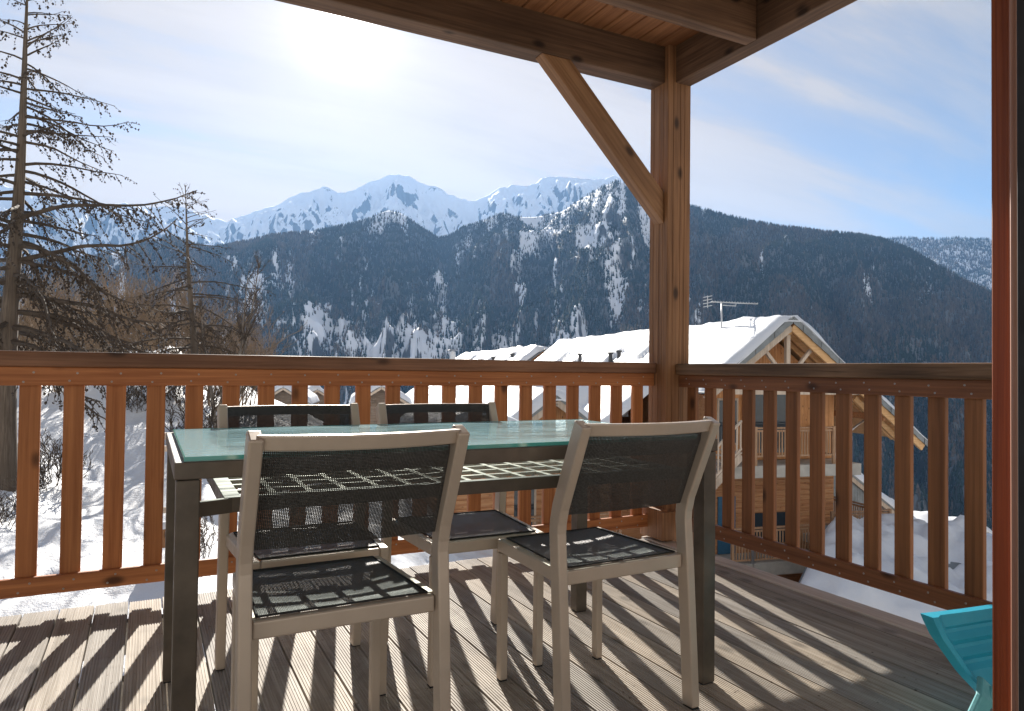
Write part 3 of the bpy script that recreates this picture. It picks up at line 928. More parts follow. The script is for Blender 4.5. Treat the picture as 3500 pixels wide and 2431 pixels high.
L1 = ridge('mountain', [(-420, 430), (-150, 415), (0, 410), (60, 425), (110, 440), (240, 455), (330, 460), (370, 463), (430, 470), (470, 485), (510, 495), (560, 480), (620, 460),
      (650, 440), (690, 428), (722, 420), (742, 428), (760, 435), (800, 425), (830, 412), (850, 405), (870, 397), (893, 390), (915, 393), (935, 405), (960, 415), (1000, 430), (1030, 445),
      (1055, 452), (1090, 443), (1120, 425), (1150, 413), (1185, 416), (1215, 402), (1245, 396), (1300, 402), (1340, 400), (1370, 396), (1400, 405), (1440, 440), (1520, 520), (1640, 600)],
      6200, 3900, 100, 700, 200, mount_mat('snow peak', .12), 240, 5, 'white snowy peaks against the bright sky', .9, .0045)
SIL2 = [(-420, 640), (-150, 600), (100, 585), (200, 582), (280, 560), (330, 548), (380, 535), (420, 545), (470, 560), (530, 548), (560, 545), (600, 530), (700, 520), (780, 505), (830, 490), (870, 472), (900, 480), (940, 508), (985, 536),
      (1010, 530), (1040, 510), (1075, 500), (1130, 480), (1160, 489), (1215, 486), (1260, 475), (1300, 450), (1340, 426), (1380, 408), (1400, 410), (1440, 435), (1480, 452), (1560, 466), (1620, 482),
      (1700, 500), (1760, 510), (1850, 520), (1930, 528), (1960, 533), (2000, 545), (2050, 567), (2100, 595), (2160, 630), (2240, 665), (2330, 705), (2500, 790), (2700, 860)]
m2 = mount_mat('forested slope floor', .02)
L2 = ridge('hillside', SIL2, 2500, 750, -290, 620, 240, m2, 75, 23, 'steep forested mountainside across the valley', .95, .001)
L3 = ridge('hill', [(1880, 560), (1950, 545), (1985, 538), (2050, 535), (2110, 538), (2150, 533), (2225, 540), (2330, 545), (2500, 560), (2800, 600)], 5200, 3000, -150, 160, 70,
      mount_mat('distant wooded ridge', .30), 90, 61, 'distant ridge dotted with trees on the far right', .9, .002)

# ------------------------------------------------------------------ forest on the slopes
def tree_mat(name, base, var):
    m, N, b = mat_base(name, .9, spec=.1)
    a = N.n('ShaderNodeAttribute', attribute_name='tint').outputs['Fac']
    c = N.ramp(a, [(0, base[0]), (.55, base[1]), (.75, base[2]), (1, base[3])])
    N.link(c, b.inputs['Base Color'])
    return m
M['forest'] = tree_mat('conifer forest', [(.018, .032, .024), (.035, .052, .036), (.085, .068, .052), (.15, .115, .085)], 0)

def forest(layer, count, seed, name, label, rmin, rmax, hmean, name_wood=False):
    g = np.random.default_rng(seed)
    nc = len(layer['az'])
    X, Y, Z, RR = layer['X'], layer['Y'], layer['Z'], layer['R']
    nb = layer['nb']; nrt = X.shape[0]
    # candidates weighted by area
    ci = g.uniform(0, nc-1.001, count*3)
    rr0 = np.sqrt(g.uniform(rmin**2, rmax**2, count*3))
    i0 = ci.astype(int); fx = ci-i0
    Rc = RR[nb, i0]; Rf = RR[-1, i0]
    t = (Rc-rr0)/(Rc-Rf)
    ok = (t >= -.01) & (t <= .985)
    i0, fx, t = i0[ok], fx[ok], np.clip(t[ok], 0, 1)
    tj = nb+t*(nrt-nb-1.001)
    j0 = tj.astype(int); fy = tj-j0
    def bil(Q):
        return (Q[j0, i0]*(1-fx)+Q[j0, i0+1]*fx)*(1-fy)+(Q[j0+1, i0]*(1-fx)+Q[j0+1, i0+1]*fx)*fy
    x, y, z = bil(X), bil(Y), bil(Z)
    az = np.arctan2(x, y); r = np.hypot(x, y)
    el = (z-1)/r
    azd = np.degrees(az)
    dens = density(x, y, z) if name_wood else np.full_like(x, .8)
    keep = g.uniform(0, 1, len(x)) < dens
    x, y, z, r, el, azd = [q[keep][:count] for q in (x, y, z, r, el, azd)]
    n = len(x)
    h = hmean*g.uniform(.55, 1.35, n)*np.where(el > .17, .75, 1)
    w = h*g.uniform(.15, .24, n)
    tint = g.uniform(0, .5, n)
    larch = (g.uniform(0, 1, n) < np.clip(.10+.75*np.exp(-((el-.055-.02*np.sin(azd*.8))/.028)**2)*np.clip((azd-40)/6, 0, 1)+.5*np.clip((8-azd)/6, 0, 1)+.55*(fbm(azd*.3, r*.002, 3, 77) > .22), 0, .9))
    tint = np.where(larch, g.uniform(.65, 1, n), tint)
    w = np.where(larch, w*1.15, w)
    # two-tier cone: 5 + 1 + 5 + 1
    K = 5
    ang = np.arange(K)*2*np.pi/K
    ph = g.uniform(0, 6.28, n)[:, None]
    ca, sa = np.cos(ang+ph), np.sin(ang+ph)
    jit = g.uniform(.7, 1.25, (n, K))
    ring1 = np.stack([x[:, None]+ca*w[:, None]*jit, y[:, None]+sa*w[:, None]*jit, np.repeat((z+h*.06)[:, None], K, 1)-1], -1)
    top1 = np.stack([x, y, z+h*.70], -1)[:, None, :]
    ring2 = np.stack([x[:, None]+ca*w[:, None]*.58, y[:, None]+sa*w[:, None]*.58, np.repeat((z+h*.48)[:, None], K, 1)], -1)
    lean = g.uniform(-.03, .03, (n, 2))*h[:, None]
    top2 = np.stack([x+lean[:, 0], y+lean[:, 1], z+h], -1)[:, None, :]
    V = np.concatenate([ring1, top1, ring2, top2], 1).reshape(-1, 3)
    base = np.arange(n)*(2*K+2)
    f = []
    for k in range(K):
        f.append(np.stack([base+k, base+(k+1) % K, base+K], -1))
        f.append(np.stack([base+K+1+k, base+K+1+(k+1) % K, base+2*K+1], -1))
    F = np.stack(f, 1).reshape(-1, 3)
    o = np_mesh(name, V, F, M['forest'], attr={'tint': np.repeat(tint, 2*K+2)})
    tag(o, label, 'forest', kind='stuff')
    return o
forest(L2, 230000, 5, 'forest', 'dark conifer forest covering the mountainside across the valley', 740, 2650, 11.0, True)
forest(L3, 34000, 8, 'forest', 'thin scattered trees on the distant right ridge', 3000, 5600, 17.0)
forest(L1, 5000, 9, 'forest', 'sparse trees at the foot of the snowy peaks', 3400, 5600, 15.0)

# ------------------------------------------------------------------ chalets
E1 = Vector((math.sin(R(102)), math.cos(R(102)), 0))
RZ = math.atan2(E1.y, E1.x)

def log_wall(mb, x0, x1, y0, y1, z0, z1, pitch=.2, mi=0):
    """horizontal round-faced boards stacked up the front face"""
    z = z0
    while z < z1-.01:
        zt = min(z+pitch, z1)
        mb.prism([(y0+.028, z), (y0+.006, z+.015), (y0, (z+zt)/2), (y0+.006, zt-.015), (y0+.028, zt), (y1, zt), (y1, z)], 'x', x0, x1, mi)
        z = zt
    return mb

def plank_wall(mb, x0, x1, y0, y1, zfun, z0, pitch=.13, mi=0):
    x = x0
    while x < x1-.01:
        xe = min(x+pitch, x1)
        za, zb = zfun(x), zfun(xe)
        if min(za, zb) > z0+.05:
            g = .006
            mb.add([(x+g, y0, z0), (xe-g, y0, z0), (xe-g, y0, zb), (x+g, y0, za), (x, y0+.02, z0), (xe, y0+.02, z0), (xe, y0+.02, zb), (x, y0+.02, za), (x, y1, z0), (xe, y1, z0), (xe, y1, zb), (x, y1, za)],
                   [(0, 1, 2, 3), (4, 0, 3, 7), (1, 5, 6, 2), (4, 8, 9, 5), (9, 8, 11, 10), (7, 3, 2, 6), (7, 6, 10, 11), (5, 9, 10, 6), (8, 4, 7, 11)], mi)
        x = xe
    return mb

def snow_cover(root, profile, y0, y1, th, seed, name='roof_snow', nw=40, edge=.5, lump=.08, holes=()):
    """thick rounded snow over a roof cross-section [(x, z)...] from y0 to y1"""
    P = [Vector((p[0], 0, p[1])) for p in profile]
    Ls = [0]
    for a, b in zip(P, P[1:]):
        Ls.append(Ls[-1]+(b-a).length)
    T = Ls[-1]; nu = max(16, int(T/.18))
    top, bot = [], []
    for j in range(nw):
        w = j/(nw-1); yy = y0+(y1-y0)*w
        for i in range(nu):
            s = T*i/(nu-1)
            k = max(q for q in range(len(Ls)-1) if Ls[q] <= s+1e-9)
            p = P[k].lerp(P[k+1], (s-Ls[k])/max(1e-9, Ls[k+1]-Ls[k]))
            d = (P[k+1]-P[k]).normalized(); n = Vector((-d.z, 0, d.x))
            if n.z < 0:
                n = -n
            # soften the ridge
            de = min(s, T-s); dw = min(w, 1-w)*(y1-y0)
            fe = min(1, de/edge); fw_ = min(1, dw/edge)
            h = th*math.sqrt(max(0, 1-(1-fe)**2))*math.sqrt(max(0, 1-(1-fw_)**2))
            h = h*(1+float(fbm(np.array([s*.7]), np.array([yy*.7]), 3, seed)[0])*.35) + float(fbm(np.array([s*2.1]), np.array([yy*2.1]), 2, seed+3)[0])*lump*min(fe, fw_)
            for hx, hy, hr in holes:
                q = math.hypot(p.x-hx, yy-hy)/hr
                if q < 1:
                    h = h*max(0, (q-.55)/.45)**.5-(.035 if q < .62 else 0)
            top.append((p.x, yy, p.z+max(-.03, h)*(.75+.25*n.z)+.012))
            bot.append((p.x, yy, p.z-.004))
    mb = MB()
    o = len(top)
    fs = []
    for j in range(nw-1):
        for i in range(nu-1):
            q = (j*nu+i, j*nu+i+1, (j+1)*nu+i+1, (j+1)*nu+i)
            fs += [q, tuple(k+o for k in q[::-1])]
    for j in range(nw-1):
        a, b = j*nu, (j+1)*nu
        fs += [(a, b, b+o, a+o), (a+nu-1, a+nu-1+o, b+nu-1+o, b+nu-1)]
    for i in range(nu-1):
        k = (nw-1)*nu
        fs += [(i, i+o, i+1+o, i+1), (k+i, k+i+1, k+i+1+o, k+i+o)]
    mb.add(top+bot, fs)
    return mb.build(name, M['roofsnow'], root, smooth=True)

def roof_slab(mb, profile, y0, y1, th, mi=0):
    for a, b in zip(profile, profile[1:]):
        a = Vector((a[0], 0, a[1])); b = Vector((b[0], 0, b[1]))
        vs = [(a.x, y0, a.z), (b.x, y0, b.z), (b.x, y0, b.z-th), (a.x, y0, a.z-th), (a.x, y1, a.z), (b.x, y1, b.z), (b.x, y1, b.z-th), (a.x, y1, a.z-th)]
        mb.add(vs, [(0, 3, 2, 1), (4, 5, 6, 7), (0, 1, 5, 4), (3, 7, 6, 2), (0, 4, 7, 3), (1, 2, 6, 5)], mi)
    return mb

def balustrade(root, name, x0, x1, y, z0, z1, mat, post=True, dy=None, pitch=.115):
    """rail, bottom rail and balusters as one balcony front"""
    mb = MB()
    if dy is None:
        mb.box((x0, y-.05, z1-.05), (x1, y+.06, z1)); mb.box((x0, y-.02, z0+.06), (x1, y+.02, z0+.12)); mb.box((x0, y-.02, z1-.16), (x1, y+.02, z1-.09))
        x = x0+.05
        while x < x1-.05:
            mb.box((x, y-.012, z0+.121), (x+.045, y+.012, z1-.161)); x += pitch
        if post:
            mb.box((x1-.09, y-.052, z0-.35), (x1+.005, y+.04, z1+.02)); mb.box((x0-.005, y-.052, z0-.35), (x0+.085, y+.04, z1+.02))
    else:
        mb.box((x0-.05, y, z1-.05), (x0+.06, y+dy, z1)); mb.box((x0-.02, y, z0+.06), (x0+.02, y+dy, z0+.12)); mb.box((x0-.02, y, z1-.16), (x0+.02, y+dy, z1-.09))
        yy = y+.05
        while yy < y+dy-.03:
            mb.box((x0-.012, yy, z0+.121), (x0+.012, yy+.045, z1-.161)); yy += pitch
    return mb.build(name, mat, root)

# --- chalet with the open timber gable
ZB = -9.2
A = thing('chalet', 'large wooden chalet with open timber gable, balconies and long snowy roof', 'chalet', (20.01, 17.79, ZB), RZ)
H = 2.97-ZB                                           # apex height in local z
SL = .765                                             # roof slope
def zr(u, off=0.0):
    return H-abs(u)*SL-off
UL, UR = -3.45, 5.75
LEN = 24.0
# walls
wm = MB()
WY = 1.25
log_wall(wm, -2.2, 3.0, WY, WY+.2, H-9.9, H-5.62)
wm.box((-2.2, WY+.21, H-11), (3.0, LEN-1, zr(3.0)-.5))
wm.build('log_wall', M['logs'], A)
MB().box((-7.4, 4.2, H-11), (-2.21, LEN-1, zr(6.2)-.35)).build('side_wall', M['logs'], A)
um = MB()
plank_wall(um, -2.2, 3.0, WY, WY+.2, lambda u: zr(u, .42), H-5.16)
um.build('gable_wall', M['planks'], A)
MB().box((-2.3, -.15, H-5.60), (3.02, WY+.1, H-5.18)).build('balcony_floor', M['concrete'], A, bevel=.02)
# window & dark opening under the gable
for (xa_, xb_, za_, zb_) in ((-.9, -.1, H-4.9, H-2.75), (.25, 1.05, H-4.9, H-2.6)):
    f_ = MB().box((xa_-.08, WY-.05, za_-.08), (xb_+.08, WY-.005, zb_+.08)).build('window', M['logs'], A)
    MB().box((xa_, WY-.058, za_), (xb_, WY-.052, zb_)).build('pane', M['glassdark'], f_)
f_ = MB().box((-2.0, WY-.05, H-4.6), (-1.15, WY-.004, H-2.9)).build('window', M['pale'], A)
MB().box((-1.93, WY-.056, H-4.52), (-1.22, WY-.051, H-2.98)).build('pane', M['glassdark'], f_)
balustrade(A, 'balcony_rail', -1.32, 1.95, -.05, H-4.95, H-3.86, M['railing_brown'])
balustrade(A, 'balcony_rail', 1.95, 0, .02, H-4.95, H-3.90, M['railing_brown'], dy=1.2)
# lower balcony and the terrace that runs out to the right
MB().box((-2.3, -.15, H-8.95), (2.1, WY+.1, H-8.52)).build('balcony_floor', M['concrete'], A)
balustrade(A, 'balcony_rail', -2.2, 1.93, -.05, H-8.5, H-7.30, M['railing_brown'])
MB().box((1.6, -.3, H-8.20), (4.2, 3.4, H-7.92)).build('terrace_floor', M['concrete'], A)
balustrade(A, 'terrace_rail', 1.62, 4.16, -.28, H-7.92, H-6.85, M['railing_brown'])
balustrade(A, 'terrace_rail', 4.1, 0, -.2, H-7.92, H-6.88, M['railing_brown'], dy=3.5)
balustrade(A, 'terrace_rail', 1.7, 4.16, 3.3, H-7.92, H-6.95, M['logs'], post=False)
MB().box((3.6, 0.2, H-12.5), (3.85, .45, H-8.21)).box((3.6, 3.0, H-12.5), (3.85, 3.25, H-8.21)).build('terrace_post', M['pale'], A)
balustrade(A, 'garden_rail', 1.3, 4.15, -.7, H-10.85, H-9.75, M['railing_brown'])
log_wall(MB(), -2.2, 3.0, WY-.3, WY-.02, H-12, H-9.0).build('lower_log_wall', M['logs'], A)
MB().box((.95, -.3, H-12), (1.13, -.12, H-8.96)).build('post', M['pale'], A)
MB().tube([(-1.40, -.10, H-9.5), (-1.40, -.10, H-2.5)], .055, 8).build('downpipe', M['steel'], A, smooth=True)
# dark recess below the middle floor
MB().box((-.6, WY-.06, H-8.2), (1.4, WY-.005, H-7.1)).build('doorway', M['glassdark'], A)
MB().box((-1.95, WY-.06, H-8.5), (-1.25, WY-.006, H-6.45)).build('door', M['bluedoor'], A)
# outside stair on the left
st = MB()
for k in range(14):
    st.box((-4.55+.17*k, -.6, H-6.9+.17*k), (-4.55+.17*k+.30, .5, H-6.9+.17*k+.05))
st.bar((-4.6, -.62, H-7.0), (-2.2, -.62, H-4.75), .06, .26)
st.build('stair', M['pale'], A)
sr = MB()
for zo in (0, .92):
    sr.bar((-4.6, -.62, H-6.75+zo), (-2.2, -.62, H-4.5+zo), .07, .07)
for k in range(17):
    xq = -4.5+.14*k
    sr.box((xq, -.635, H-6.70+(xq+4.6)*.9375), (xq+.05, -.605, H-5.86+(xq+4.6)*.9375))
sr.build('stair_rail', M['pale'], A)
# roof: slates, boarded soffit, rafters, barge boards
prof_front = [(UL, zr(UL)), (0, H), (UR, zr(UR))]
roof_slab(MB(), prof_front, -.35, LEN, .05).build('roof', M['slate'], A)
prof_back = [(-7.6, zr(7.6)), (UL+.002, zr(UL))]
roof_slab(MB(), prof_back, 3.4, LEN, .05).build('rear_roof', M['slate'], A)
sm = MB()
roof_slab(sm, [(UL+.1, zr(UL+.1, .054)), (0, H-.054), (UR-.1, zr(UR-.1, .054))], -.2, LEN-.2, .03)
sm.build('soffit', M['gold'], A)
# slate courses hanging over the rake
sc = MB()
for s, ul in ((-1, -UL), (1, UR)):
    k = 0
    u = .02
    while u < ul-.1:
        ue = u+.36
        p, q = (s*u, H-u*SL), (s*ue, H-ue*SL)
        jy = -.36-.02*(k % 2)
        sc.add([(p[0], jy, p[1]+.03), (q[0], jy, q[1]+.045), (q[0], jy, q[1]-.20), (p[0], jy, p[1]-.22),
                (p[0], jy+.03, p[1]+.03), (q[0], jy+.03, q[1]+.045), (q[0], jy+.03, q[1]-.20), (p[0], jy+.03, p[1]-.22)],
               [(0, 3, 2, 1) if s > 0 else (0, 1, 2, 3), (4, 5, 6, 7) if s > 0 else (7, 6, 5, 4), (0, 1, 5, 4), (3, 7, 6, 2), (0, 4, 7, 3), (1, 2, 6, 5)])
        u = ue+.012; k += 1
sc.build('slate_edge', M['slate'], A)
for s, ul in ((-1, -UL), (1, UR)):
    MB().bar((0+s*.02, -.24, H-.36), (s*(ul-.12), -.24, H-(ul-.12)*SL-.34), .10, .24).build('barge_board', M['pale'] if s < 0 else M['gold'], A)
for yy in (.45, 1.0):
    rf = MB()
    for s, ul in ((-1, -UL), (1, UR)):
        rf.bar((0+s*.02, yy, H-.26), (s*(ul-.3), yy, H-(ul-.3)*SL-.24), .10, .17)
    rf.build('rafter', M['gold'], A)
MB().box((-.10, -.15, H-.62), (.10, WY+.4, H-.36)).build('ridge_beam', M['gold'], A)
MB().bar((0, -.02, H-2.6), (0, -.02, H-.62), .15, .15, up=(0, 1, 0)).build('king_post', M['pale'], A)
MB().bar((-1.05, -.02, H-1.02), (-.10, -.02, H-2.1), .11, .12, up=(0, 1, 0)).build('truss_brace', M['pale'], A)
MB().bar((1.05, -.02, H-1.02), (.10, -.02, H-2.1), .11, .12, up=(0, 1, 0)).build('truss_brace', M['pale'], A)
MB().box((-2.4, -.09, H-2.72), (3.2, .06, H-2.5)).build('tie_beam', M['pale'], A)
for u in (2.55, 4.1):
    MB().box((u-.09, -.12, zr(u)-.52), (u+.09, LEN-3, zr(u)-.30)).build('purlin', M['logs'], A)
for u0 in (3.0, 4.0):
    MB().bar((u0, .2, zr(u0)-.55), (u0+.95, .2, zr(u0+.95)-.62), .13, .19).build('rafter_tail', M['gold'], A)
MB().tube([(3.02, 1.1, zr(5.4)-.35), (3.3, 1.1, zr(5.3)-.28), (3.9, 1.1, zr(5.0)-.1), (4.3, 1.1, zr(4.9)+.05)], .04, 8).build('gutter_pipe', M['steel'], A, smooth=True)
# thick snow
VH = [(-1.5, 7.6, .8), (-1.9, 10.6, 1.0), (-2.1, 15.1, .8), (-1.7, 18.5, .9)]
snow_cover(A, [(UL+.02, zr(UL+.02)), (-1.8, zr(1.8)), (-.35, H-.17), (.35, H-.17), (2.5, zr(2.5)), (UR-.02, zr(UR-.02))], -.40, LEN, .25, 4, nw=90, edge=.32, lump=.07, holes=VH)
snow_cover(A, [(-7.65, zr(7.65)), (-5.5, zr(5.5)), (UL+.1, zr(UL+.1)-.02)], 3.35, LEN, .36, 14, nw=60, edge=.5)
for u, yy, hh in ((-1.45, 7.6, .42), (-1.85, 10.3, .36), (-2.0, 11.0, .40), (-2.1, 15.0, .5)):
    z_ = zr(u)
    MB().tube([(u, yy, z_-.1), (u, yy, z_+hh), (u, yy, z_+hh+.005), (u, yy, z_+hh+.10)], [.11, .09, .14, .14], 10).build('roof_vent', M['vent'], A)
# dormers with their own snow, facing left
for yy, uo in ((8.6, -6.2), (12.6, -6.0)):
    zt = zr(3.9)+.15
    dm = MB()
    dm.prism([(yy-1.5, zt-1.5), (yy+1.5, zt-1.5), (yy+1.5, zt-1.0), (yy, zt-.02), (yy-1.5, zt-1.0)], 'x', uo+.3, -3.2)
    d_o = dm.build('dormer', M['planks'], A)
    sn = MB()
    def dsn(u, v, yy=yy, uo=uo, zt=zt):
        s_ = (v-.5)*2
        e_ = min(1, min(u, 1)/.12); e2 = min(1, (1-abs(s_))/.2)
        h_ = .42*math.sqrt(max(0, 1-(1-e_)**2))*math.sqrt(max(0, 1-(1-e2)**2))
        return (uo+(-2.9-uo)*u, yy+s_*1.75, zt-abs(s_)**1.25*1.05+h_+.05*math.sin(u*9+yy))
    sn.grid(dsn, 24, 24, flip=True)
    sn.grid(lambda u, v, f=dsn: (f(u, v)[0], f(u, v)[1], zt-abs((v-.5)*2)*1.05+.0), 24, 24)
    sn.build('dormer_snow', M['roofsnow'], d_o, smooth=True)

# --- antenna on that roof
an_u, an_y = -.75, 3.0
base = A.matrix_basis @ Vector((an_u, an_y, zr(an_u)+.2))
ant = thing('tv_antenna', 'thin metal television antenna standing on the snowy chalet roof', 'antenna', base, 0)
MB().tube([(0, 0, -.3), (0, 0, 1.12)], .034, 8).build('mast', M['steel'], ant, smooth=True)
dR = Vector((cR.x, cR.y, 0)).normalized()
dN = Vector((-dR.y, dR.x, 0))
bo_ = MB()
bo_.tube([dR*-.42+Vector((0, 0, 1.16)), dR*1.42+Vector((0, 0, 1.10))], .022, 6)
bo_.tube([dR*.02+Vector((0, 0, 1.03)), dR*.56+Vector((0, 0, 1.01)), dR*.56+Vector((0, 0, 1.13))], .017, 6)
bo_.build('boom', M['steel'], ant, smooth=True)
el_ = MB()
for k in range(17):
    c = dR*(-.36+1.76*k/16)+Vector((0, 0, 1.185-.055*k/16))
    el_.tube([c-dN*.16-dR*.05, c+dN*.16+dR*.05], .012, 5)
el_.build('dipole', M['steel'], ant)
rf_ = MB()
for k in range(4):
    z_ = .98+.125*k
    rf_.tube([dR*-.70+dN*.1+Vector((0, 0, z_-.02)), dR*-.40-dN*.1+Vector((0, 0, z_+.03))], .014, 5)
rf_.tube([dR*-.55+Vector((0, 0, .92)), dR*-.55+Vector((0, 0, 1.40))], .015, 5)
rf_.build('reflector', M['steel'], ant)

def house(name, label, apex, rz, ul, ur, slope, length, wall_l, wall_r, wm_, hgt, th=.3, front=.5, floors=(), seed=1, group=None, nw=30, dark=None):
    """gable house: local x across the gable, y into the house, apex at local (0,0,H)"""
    rt = thing(name, label, 'chalet', (apex.x, apex.y, apex.z-hgt), rz, group)
    Hh = hgt
    Z = lambda u, o=0.0: Hh-abs(u)*slope-o
    w = MB()
    log_wall(w, wall_l, wall_r, front, front+.2, 0, min(Z(wall_l), Z(wall_r))-.25, .22)
    w.box((wall_l, front+.21, 0), (wall_r, length-.4, min(Z(wall_l), Z(wall_r))-.25))
    w.build('wall', wm_, rt)
    g_ = MB(); plank_wall(g_, wall_l, wall_r, front, front+.2, lambda u: Z(u, .12), min(Z(wall_l), Z(wall_r))-.248, .16)
    g_.build('gable', M['planks'] if wm_ is M['logs'] else wm_, rt)
    rf = MB(); roof_slab(rf, [(ul, Z(ul)), (0, Hh), (ur, Z(ur))], 0, length, .09)
    rf.build('roof', M['slate'], rt)
    b_ = MB()
    for s, q in ((-1, -ul), (1, ur)):
        b_.bar((s*.01, .06, Hh-.20), (s*(q-.05), .06, Hh-(q-.05)*slope-.20), .06, .20)
    b_.build('barge_board', M['pale'], rt)
    snow_cover(rt, [(ul+.01, Z(ul+.01)), (ul*.5, Z(ul*.5)), (-.25, Z(.25)+.03), (.25, Z(.25)+.03), (ur*.5, Z(ur*.5)), (ur-.01, Z(ur-.01))], -.03, length, th, seed, nw=nw, edge=.35)
    for k, (zf, zt) in enumerate(floors):
        MB().box((wall_l-.1, front-1.0, zf-.22), (wall_r+.1, front-.01, zf)).build('balcony_floor', M['concrete'], rt)
        balustrade(rt, 'balcony_rail', wall_l, wall_r, front-.95, zf, zf+1.0, M['railing_brown'])
    return rt, Z

gp = A.matrix_basis @ Vector((-.8, 25.3, 0))
G = thing('chalet', 'long snow covered chalet roof with a steel chimney, ending the row towards the left', 'chalet', (gp.x, gp.y, 2.5-9.0), RZ)
ZG = lambda u: 9.0-abs(u)*.70
roof_slab(MB(), [(-7.2, ZG(7.2)), (0, 9.0), (5.2, ZG(5.2))], 0, 27.5, .1).build('roof', M['slate'], G)
gw = MB(); gw.box((-6.2, .6, -3), (4.4, 27, ZG(6.4)-.2)); gw.build('wall', M['logs'], G)
plank_wall(MB(), -6.2, 4.4, .6, .8, lambda u: ZG(u)-.12, ZG(6.4)-.198, .2).build('gable', M['planks'], G)
GH = [(-1.3, 4.5, 1.0), (-1.6, 9.5, 1.2), (-1.9, 13.0, .9), (-1.2, 18.0, 1.1)]
snow_cover(G, [(-7.15, ZG(7.15)), (-4, ZG(4)), (-.4, 8.80), (.4, 8.80), (2.6, ZG(2.6)), (5.15, ZG(5.15))], .05, 27.4, .40, 24, nw=80, edge=.5, lump=.16, holes=GH)
for u, yy, hh in ((-1.2, 4.2, .45), (-1.5, 9.0, .45), (-1.75, 12.8, .5)):
    MB().tube([(u, yy, ZG(u)-.1), (u, yy, ZG(u)+hh), (u, yy, ZG(u)+hh+.005), (u, yy, ZG(u)+hh+.14)], [.15, .12, .19, .19], 10).build('roof_vent', M['vent'], G)
MB().tube([(-2.0, 24.5, ZG(2.0)-.2), (-2.0, 24.5, ZG(2.0)+1.7)], .30, 12).tube([(-2.0, 24.5, ZG(2.0)+1.8), (-2.0, 24.5, ZG(2.0)+1.95)], [.52, .36], 12).tube([(-2.0, 24.5, ZG(2.0)+1.69), (-2.0, 24.5, ZG(2.0)+1.81)], .09, 6).build('chimney', M['steel'], G)

# --- lower chalet in front of the long roof, seen between the slats
apB = at(1905, 1352, 21.5)
B, ZBf = house('chalet', 'log walled chalet with balconies glimpsed through the slats behind the table', apB, RZ, -2.5, 2.6, .72, 9.0, -1.9, 2.0, M['logs'], 8.6, th=.32, front=.7,
               floors=((4.05, 5.1), (1.35, 2.4)), seed=33)
for xa_, xb_ in ((-1.3, -.5), (.5, 1.3)):
    f_ = MB().box((xa_-.07, .64, 4.25), (xb_+.07, .695, 6.2)).build('window', M['pale'], B)
    MB().box((xa_, .63, 4.32), (xb_, .638, 6.13)).build('pane', M['glassdark'], f_)
# --- lean-to roof in front of it
apC = at(1655, 1405, 17.5)
C, ZCf = house('chalet', 'small timber chalet with snow capped eave, left of the log chalet behind the slats', apC, RZ+R(8), -1.3, 1.4, .55, 4.0, -1.0, 1.05, M['logs'], 6.0, th=.28, front=.5, seed=43)

# --- slate gabled house below on the right
apE = at(2790, 1520, 34)
Eh, ZE = house('house', 'slate hung house with a deep snow roof right of the big chalet', apE, RZ+R(6), -3.0, 7.2, .66, 10.0, -2.4, 6.2, M['slate'], 9.0, th=.5, front=.15, seed=53)
for c_ in Eh.children:
    if c_.name.startswith('gable'):
        c_.data.materials[0] = M['slate']
# --- low roof in the bottom right, seen from above
D_ = thing('chalet', 'low chalet roof under thick lumpy snow seen from above at lower right', 'chalet', (22.9, 14.3, -4.3-7.0), R(30))
DY0, DY1 = -9.0, 3.3
MB().box((-5.4, DY0+.8, -3), (4.2, DY1-.7, 5.4)).build('wall', M['logs'], D_)
roof_slab(MB(), [(-6.4, 5.85), (0, 7.0), (5.0, 5.2)], DY0, DY1, .12).build('roof', M['slate'], D_)
snow_cover(D_, [(-6.3, 5.87), (-3, 6.46), (-.4, 6.93), (.4, 6.86), (4.95, 5.22)], DY0+.05, DY1-.05, .5, 63, nw=60, edge=.6, lump=.40, holes=((-2.2, -.6, .9), (-3.6, -2.6, 1.1), (-4.8, 1.0, .9), (-1.2, -4.4, .9), (-5.3, -1.6, .8)))
MB().box((-6.52, DY0, 5.55), (-6.41, DY1, 5.84)).build('fascia', M['gravel'], D_)
# gable tip of another roof
apF = at(3330, 1862, 40)
house('house', 'small house with a pointed brown gable beyond the low snowy roof', at(3370, 1815, 44), RZ+R(20), -4.2, 4.2, .42, 8, -2.6, 2.6, M['logs'], 7.0, th=.45, front=1.4, seed=73)

# --- village houses down the valley
for k, (p_, d_, lab) in enumerate((((968, 1322), 70, 'tiny brown gabled chalet below the railing, leftmost of the village roofs'),
                                    ((1085, 1330), 82, 'tiny grey chalet with a wide snow roof in the village'),
                                    ((1305, 1318), 60, 'tiny snow roofed chalet behind the right hand seat backs'))):
    house('chalet', lab, at(p_[0], p_[1], d_), RZ+R((-6, 14, -2)[k]), -2.6, 2.6, .62, 7, -2.0, 2.0, M['drab'], 7.0, th=.5, front=.8, seed=80+k, nw=14)

